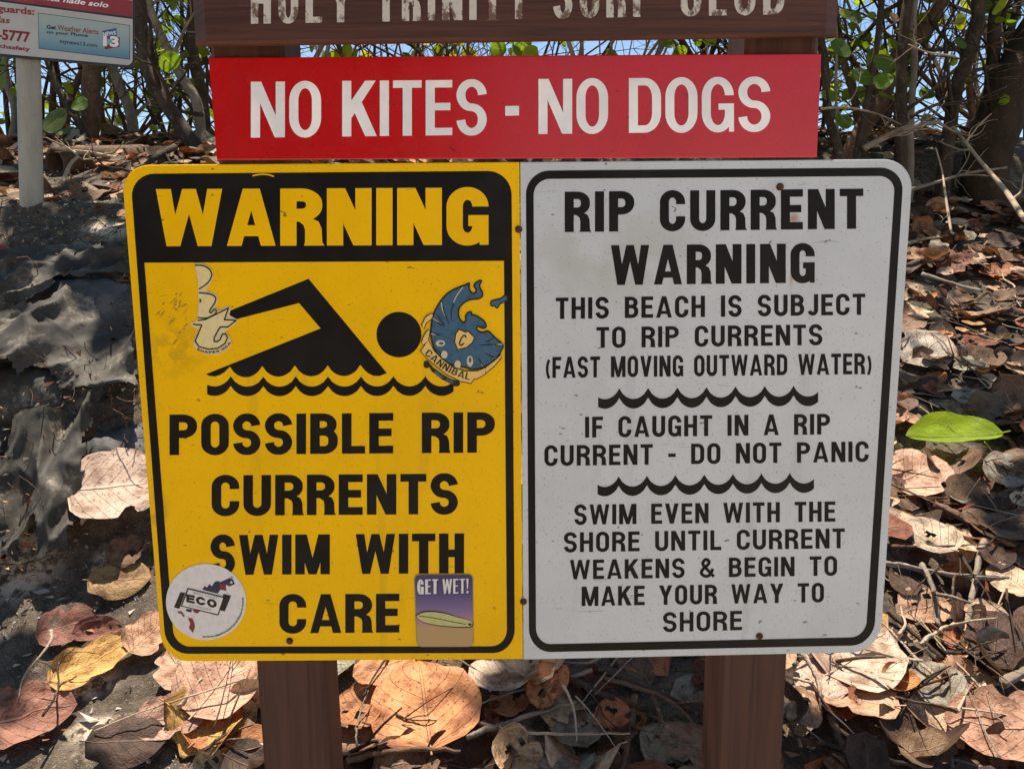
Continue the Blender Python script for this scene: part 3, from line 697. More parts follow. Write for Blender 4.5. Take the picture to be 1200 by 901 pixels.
T('Weather Alerts', *P7(474, 250), *P7(815, 288), 6.4, m_txt, .015, .0055)
T('on your Phone', *P7(385, 277), *P7(727, 308), 3.6, m_dark, .03, .0055)
T('mynews13.com', *P7(495, 357), *P7(803, 394), 4.6, m_dark, .02, .0055)
m_lb = ink('logo_blue', (.06, .10, .25), .45)
flat('logo_field', [[([[P7(*p) for p in q] for q in ([(845, 258), (963, 234), (967, 312), (850, 335)],)], [])]], .0055, m_lb, root, IP)
flat('logo_base', [[([[P7(*p) for p in q] for q in ([(862, 380), (985, 350), (986, 392), (868, 412)], [(930, 305), (990, 310), (990, 392), (930, 392)])], [])]], .0054, m_txt, root, IP)
T('NEWS', *P7(850, 300), *P7(958, 288), 4.4, m_wink, .03, .0058)
T('13', *P7(852, 378), *P7(982, 388), 11.6, m_wink, .05, .0061)
# ---------------------------------------------------------------- the ground
def lerp_tab(tab, y):
    if y <= tab[0][0]: return tab[0][1]
    for (a, za), (b, zb) in zip(tab, tab[1:]):
        if y <= b: u = (y - a) / (b - a); return za + (zb - za) * u
    return tab[-1][1]
TR = [(-60, -2.2), (-8, -1.1), (-3, -.75), (-1.2, -.38), (0, .02), (.5, .19), (2, .76), (3.5, 1.33), (4.15, 1.52), (4.32, 1.80), (4.8, 1.98), (6, 2.12), (8, 1.5), (12, -.4), (20, -1.6), (60, -2.4)]
TL = [(-60, -2.2), (-8, -1.1), (-3, -.75), (-1.2, -.38), (0, .02), (.6, .21), (.95, .40), (1.3, .78), (1.75, 1.12), (2.1, 1.36), (3, 1.64), (4.2, 1.90), (5.2, 1.98), (8, 1.5), (12, -.4), (20, -1.6), (60, -2.4)]
def sstep(a, b, x): u = min(max((x - a) / (b - a), 0), 1); return u * u * (3 - 2 * u)
def gz(x, y, fine=True):
    t = sstep(-.25, -.85, x)
    yy = y + .12 * noise.noise((x * .9, y * .5, 3)) * sstep(.3, 1.5, y)
    z = lerp_tab(TR, yy) * (1 - t) + lerp_tab(TL, yy) * t
    if fine and -3 < y < 9 and abs(x) < 7:
        k = sstep(.1, .6, y)
        z += k * (.030 * noise.noise((x * 2.3, y * 2.3, 0)) + .014 * noise.noise((x * 6, y * 6, 5)) + .007 * noise.noise((x * 17, y * 17, 9)))
    return z
def gnorm(x, y, e=.06):
    return Vector((gz(x - e, y) - gz(x + e, y), gz(x, y - e) - gz(x, y + e), 2 * e)).normalized()
def ghit(px, py):
    d = ray(px, py); prev = 0.0; t = .9
    while t < 12:
        p = CAM + d * t
        if p.z < gz(p.x, p.y):
            a, b = prev, t
            for _ in range(14):
                m_ = (a + b) / 2; p = CAM + d * m_
                if p.z < gz(p.x, p.y): b = m_
                else: a = m_
            return CAM + d * b
        prev = t; t += .03
    return None
def axis(lo, hi, step, far):
    a = [lo + (hi - lo) * i / round((hi - lo) / step) for i in range(round((hi - lo) / step) + 1)]
    s, v = step, hi
    while v < far: s *= 1.35; v += s; a.append(v)
    s, v = step, lo
    while v > -far: s *= 1.35; v -= s; a.insert(0, v)
    return a
ax, ay = axis(-2.9, 3.1, .035, 2500), axis(.1, 5.3, .035, 2500)
V = [(x, y, gz(x, y)) for y in ay for x in ax]; nx = len(ax)
F = [(j * nx + i, j * nx + i + 1, (j + 1) * nx + i + 1, (j + 1) * nx + i) for j in range(len(ay) - 1) for i in range(nx - 1)]
m_soil = mat('sandy_soil', (.1, .09, .08), .95, .15); n = N(m_soil)
a = n.noise(2.2, 6, .6); b = n.noise(26, 6, .7); g = n.noise(240, 3, .6)
soil = n.mix(n.step(b, .35, .65), (.055, .043, .032), (.130, .106, .080))
soil = n.mix(n.step(g, .60, .70), soil, (.30, .27, .23))
sand = n.mix(n.step(b, .3, .7), (.50, .42, .32), (.60, .52, .41))
sep = n.nt.nodes.new('ShaderNodeSeparateXYZ'); n.link(n.co.outputs['Object'], sep.inputs[0])
front = n.math('SUBTRACT', 1, n.step(n.math('ADD', sep.outputs[1], n.math('MULTIPLY', a, .6)), -.2, .35))
patch = n.math('MULTIPLY', n.step(n.noise(3.1, 5, .65), .62, .70), .75)
for px_, py_, sx_, sy_ in ((16, 664, .16, .12), (225, 762, .10, .05), (120, 860, .10, .05), (100, 800, .09, .05), (130, 655, .06, .05), (125, 272, .12, .07)):
    d_ = ray(px_, py_); q_ = CAM + d_ * 1.8
    for _ in range(60): q_ = CAM + d_ * ((gz(q_.x, q_.y, False) - CAM.z) / d_.z) if False else q_ + d_ * ((q_.z - gz(q_.x, q_.y, False)) * .5)
    patch = n.math('MAXIMUM', patch, n.math('MULTIPLY', n.blot((q_.x, q_.y, q_.z), (sx_, sy_, .3), .3), n.step(n.noise(34, 5, .7), .40, .55)))
n.base(n.mix(n.math('MAXIMUM', front, patch), soil, sand))
n.bump(n.math('ADD', b, n.math('MULTIPLY', g, .5)), .7, .012)
go = link_mesh('ground', V, F, m_soil, smooth=True); tag(go, kind='structure')

# ---------------------------------------------------------------- leaves
def leaf_mesh(V, F, UV, place, L, Wd, rng, nu=9, nv=11, curl=.25, fold=.15, wav=.06, nib=0.0, hole=0.0, pet=True, base=.8):
    """a round sea grape blade in the local frame x across, y along, z up; place maps local points to the world"""
    b = len(V); s1, s2 = rng.random() * 50, rng.random() * 50; cx, cy = rng.uniform(-1, 1) * curl, rng.uniform(-.3, 1) * curl
    tw = rng.uniform(-1, 1) * curl * .7
    for j in range(nv + 1):
        v = j / nv
        w_ = Wd * .5 * max(math.sin(math.pi * min(max(v, .0), 1) ** base), 0) ** .48
        w_ *= 1 + .07 * noise.noise((v * 3, s1, 0))
        for i in range(nu + 1):
            u = 2 * i / nu - 1
            ww = w_ * (1 - nib * max(0, noise.noise((v * 4 + s1, (u > 0) * 9.1, s2)) - .1) * abs(u) ** 3 * 2)
            x = u * ww; y = (v - .5) * L - (abs(u) ** 2) * L * .06 * (v < .25)
            q = x / (Wd * .5 + 1e-6); r_ = y / (L * .5)
            z = Wd * .5 * (fold * abs(q) ** 1.3 + cx * q * q + cy * r_ * r_ + tw * q * r_) + wav * L * noise.noise((q * 1.6 + s1, r_ * 1.6, s2)) + wav * .38 * L * noise.noise((q * 4.5 + s1, r_ * 4.5, s2)) + wav * .12 * L * noise.noise((q * 11 + s1, r_ * 11, s2))
            V.append(place(Vector((x, y, z)))); UV.append((u * .5 + .5, v))
    hc = [(rng.uniform(.25, .75), rng.uniform(.2, .8), rng.uniform(.05, .11)) for _ in range(2)] if rng.random() < hole else []
    for j in range(nv):
        for i in range(nu):
            if any((i / nu + .5 / nu - a) ** 2 + (j / nv + .5 / nv - c) ** 2 < r_ * r_ for a, c, r_ in hc): continue
            F.append((b + j * (nu + 1) + i, b + j * (nu + 1) + i + 1, b + (j + 1) * (nu + 1) + i + 1, b + (j + 1) * (nu + 1) + i))
    if pet:
        k = len(V); r0 = L * .011; y0, y1 = -.48 * L, -.62 * L; zc = Wd * .5 * cy
        for y, z in ((y0, zc * .9 + .004), (y1, zc + .01 + L * .03)):
            for a in range(4): V.append(place(Vector((r0 * math.cos(a * 1.571), y, z + r0 * math.sin(a * 1.571))))); UV.append((.5, 0))
        F += [(k + a, k + (a + 1) % 4, k + 4 + (a + 1) % 4, k + 4 + a) for a in range(4)]

def leaf_obj(name, V, F, UV, mt, cols=None):
    me = bpy.data.meshes.new(name); me.from_pydata([tuple(v) for v in V], [], F)
    uv = me.uv_layers.new(name='UVMap'); li = [0] * len(me.loops); me.loops.foreach_get('vertex_index', li)
    uv.data.foreach_set('uv', [c for i in li for c in UV[i]])
    if cols:
        at = me.attributes.new('tint', 'FLOAT_COLOR', 'POINT'); at.data.foreach_set('color', [c for q in cols for c in (*q, 1)])
    me.polygons.foreach_set('use_smooth', [True] * len(me.polygons)); me.materials.append(mt); me.update()
    o = bpy.data.objects.new(name, me); C.objects.link(o); return o

def leaf_material(name, tint, live=False):
    m = mat(name, (.3, .2, .1), .62 if not live else .42, .3); n = N(m); nt = n.nt
    if tint == 'object':
        oi = nt.nodes.new('ShaderNodeObjectInfo'); col = oi.outputs['Color']; rnd = oi.outputs['Random']
    else:
        a = nt.nodes.new('ShaderNodeAttribute'); a.attribute_name = 'tint'; col = a.outputs['Color']; rnd = .3
    sep = nt.nodes.new('ShaderNodeSeparateXYZ'); n.link(n.co.outputs['UV'], sep.inputs[0])
    u = n.math('ABSOLUTE', n.math('SUBTRACT', sep.outputs[0], .5)); v = sep.outputs[1]
    rib = n.math('SUBTRACT', 1, n.step(u, .006, .022))
    side = n.math('ABSOLUTE', n.math('SUBTRACT', n.math('FRACT', n.math('ADD', n.math('MULTIPLY', n.math('SUBTRACT', v, n.math('MULTIPLY', u, .75)), 6.5), .2)), .5))
    vein = n.math('MAXIMUM', rib, n.math('MULTIPLY', n.math('SUBTRACT', 1, n.step(side, .0, .045)), .6))
    comb = nt.nodes.new('ShaderNodeCombineXYZ'); n.link(sep.outputs[0], comb.inputs[0]); n.link(v, comb.inputs[1]); n.put(comb.inputs[2], n.math('MULTIPLY', rnd, 37.0))
    bl_ = n.noise(3.5, 6, .68, vec=comb.outputs[0]); sp = n.noise(28, 4, .6, vec=comb.outputs[0])
    if live:
        c = n.mix(n.math('MULTIPLY', vein, .55), col, (.30, .38, .09)); c = n.mix(n.math('MULTIPLY', n.step(sp, .66, .72), .6), c, (.10, .06, .02))
        c = n.mix(n.math('MULTIPLY', n.step(bl_, .4, .7), .35), c, (.10, .16, .02))
    else:
        dk = n.mix(1.0, col, (.42, .34, .29), 'MULTIPLY')
        c = n.mix(n.step(bl_, .42, .66), col, dk)
        c = n.mix(n.math('MULTIPLY', vein, .24), c, n.mix(.6, col, (.62, .48, .34)))
        c = n.mix(n.math('MULTIPLY', n.step(sp, .61, .66), .75), c, (.03, .018, .012))
    n.base(c)
    n.bump(n.math('ADD', n.math('MULTIPLY', vein, .8), n.math('ADD', n.math('MULTIPLY', sp, .35), n.math('MULTIPLY', bl_, .6))), .8, .006)
    tr = nt.nodes.new('ShaderNodeBsdfTranslucent'); out = nt.nodes['Material Output']
    if live: n.put(tr.inputs[0], n.mix(1.0, c, (2.6, 2.3, .9), 'MULTIPLY'))
    else: n.put(tr.inputs[0], n.mix(1.0, c, (1.0, .72, .5), 'MULTIPLY'))
    mx = nt.nodes.new('ShaderNodeMixShader'); mx.inputs[0].default_value = .45 if live else .14
    n.link(n.p.outputs[0], mx.inputs[1]); n.link(tr.outputs[0], mx.inputs[2]); n.link(mx.outputs[0], out.inputs['Surface'])
    return m
m_dead = leaf_material('dead_leaf', 'object'); m_dead_v = leaf_material('dead_leaf_litter', 'attr'); m_live = leaf_material('green_leaf', 'object', True); m_live_v = leaf_material('green_leaf_mass', 'attr', True)

KIND = {'pale tan': (.58, .43, .29), 'pinkish tan': (.50, .305, .185), 'brown': (.19, .112, .066), 'dark brown': (.075, .042, .027), 'rust orange': (.47, .19, .075), 'grey': (.31, .275, .215), 'ochre': (.50, .30, .095), 'reddish brown': (.23, .078, .042)}
ident = lambda p: p
def make_variants(kind_rng, count, curl, hole, nib):
    out = []
    for k in range(count):
        rg = random.Random(900 + kind_rng * 100 + k); V, F, UV = [], [], []
        leaf_mesh(V, F, UV, ident, 1.0, rg.uniform(.82, 1.12), rg, 14, 16, rg.uniform(.05, curl), rg.uniform(.02, .28), rg.uniform(.04, .10), nib, hole)
        o = leaf_obj('leaf_shape', V, F, UV, m_dead); me = o.data; bpy.data.objects.remove(o); me.name = 'dead_leaf'; out.append(me)
    return out
FLAT = make_variants(0, 12, .25, .4, .35); CURL = make_variants(1, 16, .85, .5, .6)

def frame(nrm, yaw, tilt, axis_yaw):
    nrm = (Matrix.Rotation(tilt, 3, Vector((math.cos(axis_yaw), math.sin(axis_yaw), 0))) @ nrm).normalized()
    y = Vector((math.cos(yaw), math.sin(yaw), 0)); y = (y - nrm * y.dot(nrm)).normalized(); x = y.cross(nrm)
    return Matrix((x, y, nrm)).transposed()
def put_leaf(me, loc, rot, size, col, label, group, name='dead_leaf', cat='leaf', mt=None, sx=1.0):
    o = bpy.data.objects.new(name, me); C.objects.link(o)
    m4 = rot.to_4x4() @ Matrix.Diagonal((size * sx, size, size, 1)); m4.translation = loc
    o.matrix_world = m4; o.color = (*col, 1); tag(o, label, cat, group); return o
def jit(c, rng, k=.16): 
    f = 1 + rng.uniform(-k, k); return tuple(min(.8, q * f * (1 + rng.uniform(-.05, .05))) for q in c)

HERO = [(q.x, q.y, .2) for q in (ghit(66, 205), ghit(75, 215))]
def hero(px, py, wpx, kind, label, yaw, tilt=0, ty=0, var=0, curly=False, lift=.02, sx=1.0, col=None):
    p = ghit(px, py); z = (p - CAM).dot(CF); size = wpx / FPX * z; g_ = gnorm(p.x, p.y, .15)
    face = (CAM - p).normalized(); nrm = (g_ * .8 + face * .35).normalized()
    me = (CURL if curly else FLAT)[var]
    HERO.append((p.x, p.y, size * .3))
    return put_leaf(me, p + nrm * lift, frame(nrm, R(yaw), R(tilt), R(ty)), size, col or KIND[kind], label, None, sx=sx)
hero(500, 835, 116, 'rust orange', 'large orange leaf lying between the two posts under the yellow sign', 100, -8, 0, 0, lift=.05, col=(.62, .27, .11))
hero(452, 795, 70, 'rust orange', 'orange leaf overlapping the larger orange leaf between the posts', 200, -18, 20, 3, lift=.055, col=(.58, .28, .13))
hero(592, 802, 76, 'pale tan', 'pale speckled leaf standing at the foot of the seam between both signs', 70, -35, 0, 4, lift=.05, col=(.48, .38, .29))
hero(716, 852, 46, 'rust orange', 'small curled rust orange leaf in the shade between the posts', 80, -20, 30, 2, True, lift=.05, col=(.42, .15, .06))
hero(672, 860, 60, 'grey', 'dull grey brown leaf beside the small rust orange leaf between the posts', 110, -25, 0, 5, lift=.03, col=(.22, .17, .13))
hero(116, 782, 92, 'ochre', 'long ochre yellow leaf lying on dark sand beside the yellow sign corner', 48, 0, 0, 1, lift=.03, sx=.62, col=(.66, .39, .12))
hero(148, 578, 100, 'pale tan', 'big pale pink leaf with a black hole against the yellow sign edge', 20, -22, 0, 2, lift=.06, col=(.55, .40, .31))
hero(146, 684, 66, 'ochre', 'dull ochre leaf pair on dark sand left of the round sticker', 10, -10, 0, 3, lift=.03, col=(.36, .23, .10))
hero(154, 650, 42, 'brown', 'small brown leaf above the dull ochre leaf beside the sign edge', 60, -10, 30, 5, lift=.03)
hero(84, 738, 62, 'reddish brown', 'torn reddish brown leaf on dark sand left of the ochre yellow leaf', 30, 0, 0, 6, lift=.025, col=(.30, .13, .09))
hero(118, 742, 52, 'reddish brown', 'narrow reddish brown leaf next to the torn reddish leaf', 15, 5, 0, 4, lift=.02, sx=.55, col=(.26, .10, .07))
hero(36, 846, 104, 'reddish brown', 'broad dark reddish leaf half lit in the lower corner of the dark sand', 25, -6, 0, 0, lift=.03, sx=.75, col=(.33, .15, .10))
hero(180, 748, 56, 'rust orange', 'sunlit peach leaf tucked behind the rounded corner of the yellow sign', 70, 0, 0, 1, lift=.03, col=(.62, .36, .22))
hero(262, 808, 92, 'pinkish tan', 'large sunlit pink tan leaf beside the post under the yellow sign', 75, -8, 0, 4, lift=.05, col=(.62, .38, .26))
hero(212, 790, 56, 'pinkish tan', 'sunlit peach leaf right below the yellow sign corner', 130, -5, 0, 5, lift=.04, col=(.58, .36, .25))
hero(205, 850, 74, 'pinkish tan', 'pale leaf with a reddish side below the yellow sign corner', 15, 0, 0, 2, lift=.035, sx=.7, col=(.50, .31, .23))
hero(155, 878, 84, 'dark brown', 'dark brown folded leaf at the bottom below the pale reddish leaf', 10, -8, 0, 3, lift=.04)
hero(1002, 778, 100, 'pale tan', 'broad sunlit cream leaf at the rounded lower corner of the white sign', 35, -12, 0, 0, lift=.06, col=(.64, .48, .36))
hero(958, 808, 74, 'pale tan', 'pale rounded leaf beside the post under the white sign', 70, -18, 0, 3, lift=.05, col=(.52, .38, .29))
hero(1048, 815, 42, 'rust orange', 'small sunlit orange leaf curled beside the broad cream leaf', 80, -10, 0, 4, True, lift=.05, col=(.58, .27, .10))
hero(1092, 812, 62, 'grey', 'greyish tan leaf right of the small sunlit orange leaf', 95, -10, 0, 5, lift=.04)
hero(1165, 868, 112, 'pinkish tan', 'large warm brown leaf with a pale tip in the bottom corner', 160, -8, 0, 1, lift=.05, col=(.42, .23, .15))
hero(1080, 640, 74, 'pale tan', 'tan leaf with a slit hole low beside the white sign edge', 110, -20, 0, 6, lift=.05, col=(.47, .38, .28))
hero(1076, 566, 70, 'pinkish tan', 'peach pink sunlit leaf with dark shadows below the bright green leaf', 20, -6, 0, 2, lift=.05, col=(.62, .38, .26))
hero(1180, 630, 66, 'brown', 'brown leaf with a lit grey rim at the edge below the green leaf', 80, -25, 0, 4, lift=.06)
hero(1180, 690, 60, 'pale tan', 'pale cracked leaf at the edge among grey twigs', 100, -20, 0, 3, lift=.05)
hero(1152, 380, 62, 'brown', 'brown leaf standing upright on the slope beyond the white sign corner', 70, -35, 0, 1, lift=.05)
hero(1085, 420, 66, 'grey', 'big grey leaf lying next to the white sign edge', 30, -6, 0, 0, lift=.05, col=(.40, .34, .28))

# the bright green leaf on its stem
rg = random.Random(5); V, F, UV = [], [], []
leaf_mesh(V, F, UV, ident, 1.0, .66, rg, 16, 18, .10, .12, .03, .1, 0, True, .95)
V = [Vector((v.x * (.42 if v.x < 0 else 1) * (1 - .62 * max(0, v.y * 2) ** 3), v.y, v.z)) for v in V]
o = leaf_obj('green_leaf', V, F, UV, m_live); me = o.data; bpy.data.objects.remove(o)
pc = at_depth(1114, 512, 1.42); zc = (pc - CAM).dot(CF); size = 106 / FPX * zc
nrm = Vector((-.05, -.55, .85)).normalized()
yv = (CR * -1.0 + Vector((0, 0, .03))); yv = (yv - nrm * yv.dot(nrm)).normalized(); xv = yv.cross(nrm)
put_leaf(me, pc, Matrix((xv, yv, nrm)).transposed(), size, (.27, .40, .012), 'bright green leaf on a thin stem above the brown litter', None, 'green_leaf')
pg = ghit(1190, 560)
V, F = [], []; s0 = pc - yv * size * .5
tube(V, F, spline([tuple(s0), tuple(at_depth(1182, 516, 1.45)), tuple(at_depth(1192, 538, 1.5)), tuple(pg - Vector((0, 0, .05)))], 5), [.004] * 16, 6)
m_stem = mat('young_stem', (.16, .12, .06), .7, .3)
so = link_mesh('seedling_stem', V, F, m_stem, origin=pg, smooth=True); tag(so, 'thin bent brown stem that carries the bright green leaf', 'stem')
for k, (px, py, wd, yw) in enumerate(((1196, 522, 40, 200), (1192, 582, 34, 150))):
    p = at_depth(px, py, 1.5); nr = Vector((.2, -.4, .9)).normalized()
    put_leaf(me, p, frame(nr, R(yw), 0, 0), wd / FPX * (p - CAM).dot(CF), (.06, .13, .015), ('dark green leaf at the frame edge beside the bright green one', 'small green leaf low at the edge under the bright green one')[k], None, 'green_leaf')
# ---------------------------------------------------------------- leaf litter: the 300 largest in view as leaves of their own
rng = random.Random(42)
def hidden(px, py): return 150 < px < 1055 and 62 < py < 768
def zone(px, py):
    if px < 200 and py > 560: return 'on the dark sand below the yellow sign corner'
    if px < 420 and py > 740: return 'around the foot of the post under the yellow sign'
    if px < 830 and py > 740: return 'between the two posts'
    if py > 790: return 'under the white sign corner and the far post'
    if py > 560: return 'beside the lower edge of the white sign'
    if px > 1000 and py > 400: return 'on the slope around the bright green leaf'
    if px > 1000 and py > 268: return 'high on the slope beyond the white sign'
    if px > 900: return 'on the ledge under the dark trunks'
    return 'at the crest among the trunks behind the pale pole'
MARKS = [(500, 835, 'the large orange leaf'), (592, 802, 'the pale speckled leaf'), (716, 852, 'the small rust orange leaf'), (116, 782, 'the ochre yellow leaf'), (148, 578, 'the big pale pink leaf'), (84, 738, 'the torn reddish leaf'),
  (36, 846, 'the broad reddish corner leaf'), (262, 808, 'the large pink tan leaf'), (1002, 778, 'the broad cream leaf'), (1165, 868, 'the large warm brown leaf'), (1080, 640, 'the tan leaf with a slit'), (1115, 505, 'the bright green leaf'),
  (1085, 420, 'the big grey leaf'), (1152, 380, 'the upright brown leaf'), (38, 255, 'the foot of the pale pole'), (66, 205, 'the hollow log'), (1067, 200, 'the top corner of the white sign'), (1165, 200, 'the base of the massive trunk'), (215, 180, 'the base of the knotted trunk'),
  (105, 172, 'the base of the smooth trunk'), (830, 800, 'the post under the white sign'), (1120, 300, 'the thin pale stick'), (1142, 690, 'the knobbed grey stick'), (1075, 755, 'the dark thin stick'), (350, 830, 'the post under the yellow sign')]
def beside(px, py):
    d, mx, my, nm = min((math.hypot(px - a, (py - b) * 1.2), a, b, c) for a, b, c in MARKS)
    near = 'just ' if d < 45 else ''
    if abs(py - my) > abs(px - mx): return near + ('above ' if py < my else 'below ') + nm
    return near + ('left of ' if px < mx else 'right of ') + nm
cand = []
def litter_w(x, y):
    if x < -.25:
        if y < 1.15: return .03 + .8 * sstep(-.68, -.42, x)
        if y < 2.2: return .05
        return .9
    return 1.0
tries = 0
while len(cand) < 4800:
    x, y = rng.uniform(-2.9, 3.1), rng.uniform(.32, 5.6)
    if rng.random() > litter_w(x, y): continue
    if x > .6 and 4.08 < y < 4.55 and rng.random() < .85: continue
    if any((x - a) ** 2 + (y - b) ** 2 < r_ * r_ for a, b, r_ in HERO): continue
    z = gz(x, y); q = project((x, y, z + .03))
    size = rng.choice([.07, .08, .10, .11, .13, .14, .16]) * rng.uniform(.8, 1.12)
    inview = q and -40 < q[0] < 1240 and -20 < q[1] < 945
    if not inview and rng.random() < .6: continue
    if q and 1045 < q[0] < 1200 and 470 < q[1] < 545 and q[2] < zc + .12: continue
    vis = bool(inview and 0 < q[0] < 1200 and 0 < q[1] < 901 and not hidden(q[0], q[1]))
    if vis:
        dd = (CAM - Vector((x, y, z + .06))); ok = True
        for s_ in (.08, .16, .24, .4, .6):
            pp = Vector((x, y, z + .06)) + dd * s_
            if gz(pp.x, pp.y, False) > pp.z + .02: ok = False; break
        vis = ok
    lay = rng.random()
    cand.append((size / q[2] if vis else 0, x, y, size, lay, q))
cand.sort(key=lambda c: -c[0])
KN = list(KIND)
def pick(x, y):
    r_ = rng.random()
    wts = [.13, .16, .28, .17, .08, .07, .02, .09] if x > -.3 else [.12, .18, .26, .18, .06, .10, .02, .08]
    for k, w_ in zip(KN, wts):
        r_ -= w_
        if r_ <= 0: return k
    return 'brown'
NIND = 300 - len(HERO)
SV, SF, SUV, SC = [], [], [], []
for i, (sz, x, y, size, lay, q) in enumerate(cand):
    kind = pick(x, y); col = jit(KIND[kind], rng); nrm = gnorm(x, y, .12)
    curly = rng.random() < .68
    rot = frame(nrm, rng.uniform(0, 6.283), rng.gauss(0, .30) * (1.0 if curly else .8), rng.uniform(0, 6.283))
    loc = Vector((x, y, gz(x, y))) + nrm * (.006 + .06 * lay * lay) * (1 if x > -.3 else .5)
    if i < NIND and sz > 0:
        put_leaf(rng.choice(CURL if curly else FLAT), loc, rot, size, col, f"{'large' if size * FPX / q[2] > 62 else 'small' if size * FPX / q[2] < 32 else 'middling'} {'curled' if curly else 'flat'} {kind} dead leaf {beside(q[0], q[1])}", 'dead leaves in the litter', sx=rng.uniform(.75, 1.05))
    else:
        far = sz <= 0
        n0 = len(SV)
        leaf_mesh(SV, SF, SUV, lambda p: loc + rot @ p, size, size * rng.uniform(.75, 1.1), rng, 6 if not far else 5, 7 if not far else 5, rng.uniform(.05, .75 if curly else .2), rng.uniform(.02, .25), rng.uniform(.04, .09), .6, .3, False)
        SC += [col] * (len(SV) - n0)
o = leaf_obj('leaf_litter', SV, SF, SUV, m_dead_v, SC); tag(o, 'bed of small brown dead leaves covering the slope', 'leaf litter', kind='stuff')

# broken bits of leaf and bark
V, F, CC, UVs = [], [], [], []
for _ in range(15000):
    x, y = rng.uniform(-2.4, 2.8), rng.uniform(.35, 4.4)
    if x < -.3 and y < 2.2 and rng.random() < .8: continue
    p = Vector((x, y, gz(x, y) + rng.uniform(.002, .03))); s_ = rng.uniform(.003, .011); c = jit(KIND[rng.choice(KN)], rng, .35)
    ax_ = [Vector((rng.gauss(0, 1), rng.gauss(0, 1), rng.gauss(0, .5))) * s_ for _ in range(4)]
    b = len(V); V += [p + ax_[0], p + ax_[1] * .7, p - ax_[0] * .8, p + ax_[2] * .6]; F.append((b, b + 1, b + 2, b + 3)); CC += [c] * 4; UVs += [(.2, .3)] * 4
o = leaf_obj('leaf_fragments', V, F, UVs, m_dead_v, CC); tag(o, 'crumbs of broken dead leaf and bark over the soil', 'debris', kind='stuff')
# shell grit on the dark sand
V, F = [], []
for _ in range(2600):
    x, y = rng.uniform(-1.9, -.1), rng.uniform(.3, 2.2); p = Vector((x, y, gz(x, y))); s_ = abs(rng.gauss(0, .0035)) + .0015
    b = len(V); V += [p + Vector((rng.gauss(0, s_), rng.gauss(0, s_), abs(rng.gauss(0, s_)))) for _ in range(4)]; F += [(b, b + 1, b + 2), (b, b + 2, b + 3), (b, b + 3, b + 1), (b + 1, b + 2, b + 3)]
o = link_mesh('shell_grit', V, F, mat('shell_grit', (.42, .38, .33), .8, .3)); tag(o, 'pale shell grit scattered over the dark sand', 'grit', kind='stuff')

# ---------------------------------------------------------------- sticks
def bark(name, a, b, sp, sc_=14):
    m = mat(name, a, .85, .2); n = N(m); gq = n.noise(sc_, 6, .7, stretch=(1, 1, .45))
    c = n.mix(n.step(gq, .36, .66), a, b); c = n.mix(n.math('MULTIPLY', n.step(n.noise(sc_ * 2.2, 4, .7), .60, .68), .7), c, sp)
    n.base(c); n.bump(n.math('ADD', gq, n.math('MULTIPLY', n.noise(sc_ * 7, 4), .5)), .7, .012); return m
b_dark = bark('dark_bark', (.035, .024, .018), (.075, .052, .038), (.17, .145, .12)); b_brown = bark('brown_bark', (.085, .05, .033), (.15, .09, .058), (.26, .20, .15)); b_grey = bark('grey_bark', (.17, .135, .105), (.27, .225, .18), (.36, .32, .28)); b_pale = bark('pale_dry_wood', (.36, .28, .20), (.48, .39, .29), (.22, .16, .11), 22)
def stick_mesh(pts, r0, r1, rng, fork=0):
    V, F = [], []
    sp = spline([tuple(p) for p in pts], 6); m_ = len(sp); sp = [tuple(Vector(q) + Vector((noise.noise((i * .9, r0 * 999, 1)), noise.noise((i * .9, r0 * 999, 5)), noise.noise((i * .9, r0 * 999, 9)))) * r0 * .5) for i, q in enumerate(sp)]
    tube(V, F, sp, [r0 + (r1 - r0) * i / (m_ - 1) for i in range(m_)], 8, bump=.8)
    for _ in range(fork):
        i = rng.randrange(m_ // 4, m_ - 2); a = Vector(sp[i]); d = (Vector(sp[i + 1]) - a).normalized(); x, y = frame_axes(d); q = rng.uniform(0, 6.28)
        e = a + (d * .8 + (x * math.cos(q) + y * math.sin(q)) * .8) * rng.uniform(.04, .12); rr_ = r0 + (r1 - r0) * i / m_
        tube(V, F, [a, (a + e) / 2 + Vector((0, 0, .004)), e], [rr_ * .75, rr_ * .6, rr_ * .4], 5)
    return V, F
def stick_px(pts, wpx, lift, mt, label, fork=0, wob=.008):
    P = []
    A_, B_ = ghit(*pts[0]), ghit(*pts[-1]); A_ += gnorm(A_.x, A_.y, .15) * lift; B_ += gnorm(B_.x, B_.y, .15) * lift
    for k_, (px, py) in enumerate(pts):
        d_ = ray(px, py); u_ = k_ / (len(pts) - 1); q_ = A_.lerp(B_, u_); q_ = CAM + d_ * ((q_ - CAM).length / d_.length); q_.z = max(q_.z, gz(q_.x, q_.y) + lift * .6); P.append(q_); continue
        p = ghit(px, py); P.append(p + gnorm(p.x, p.y, .15) * lift + Vector((rng.gauss(0, wob), rng.gauss(0, wob), 0)) * .5)
    z = (P[0] - CAM).dot(CF); r0 = wpx / 2 / FPX * z
    V, F = stick_mesh(P, r0, r0 * .55, rng, fork + (rng.random() < .5)); o = link_mesh('stick', V, F, mt, origin=P[0], smooth=True); tag(o, label, 'stick'); return o
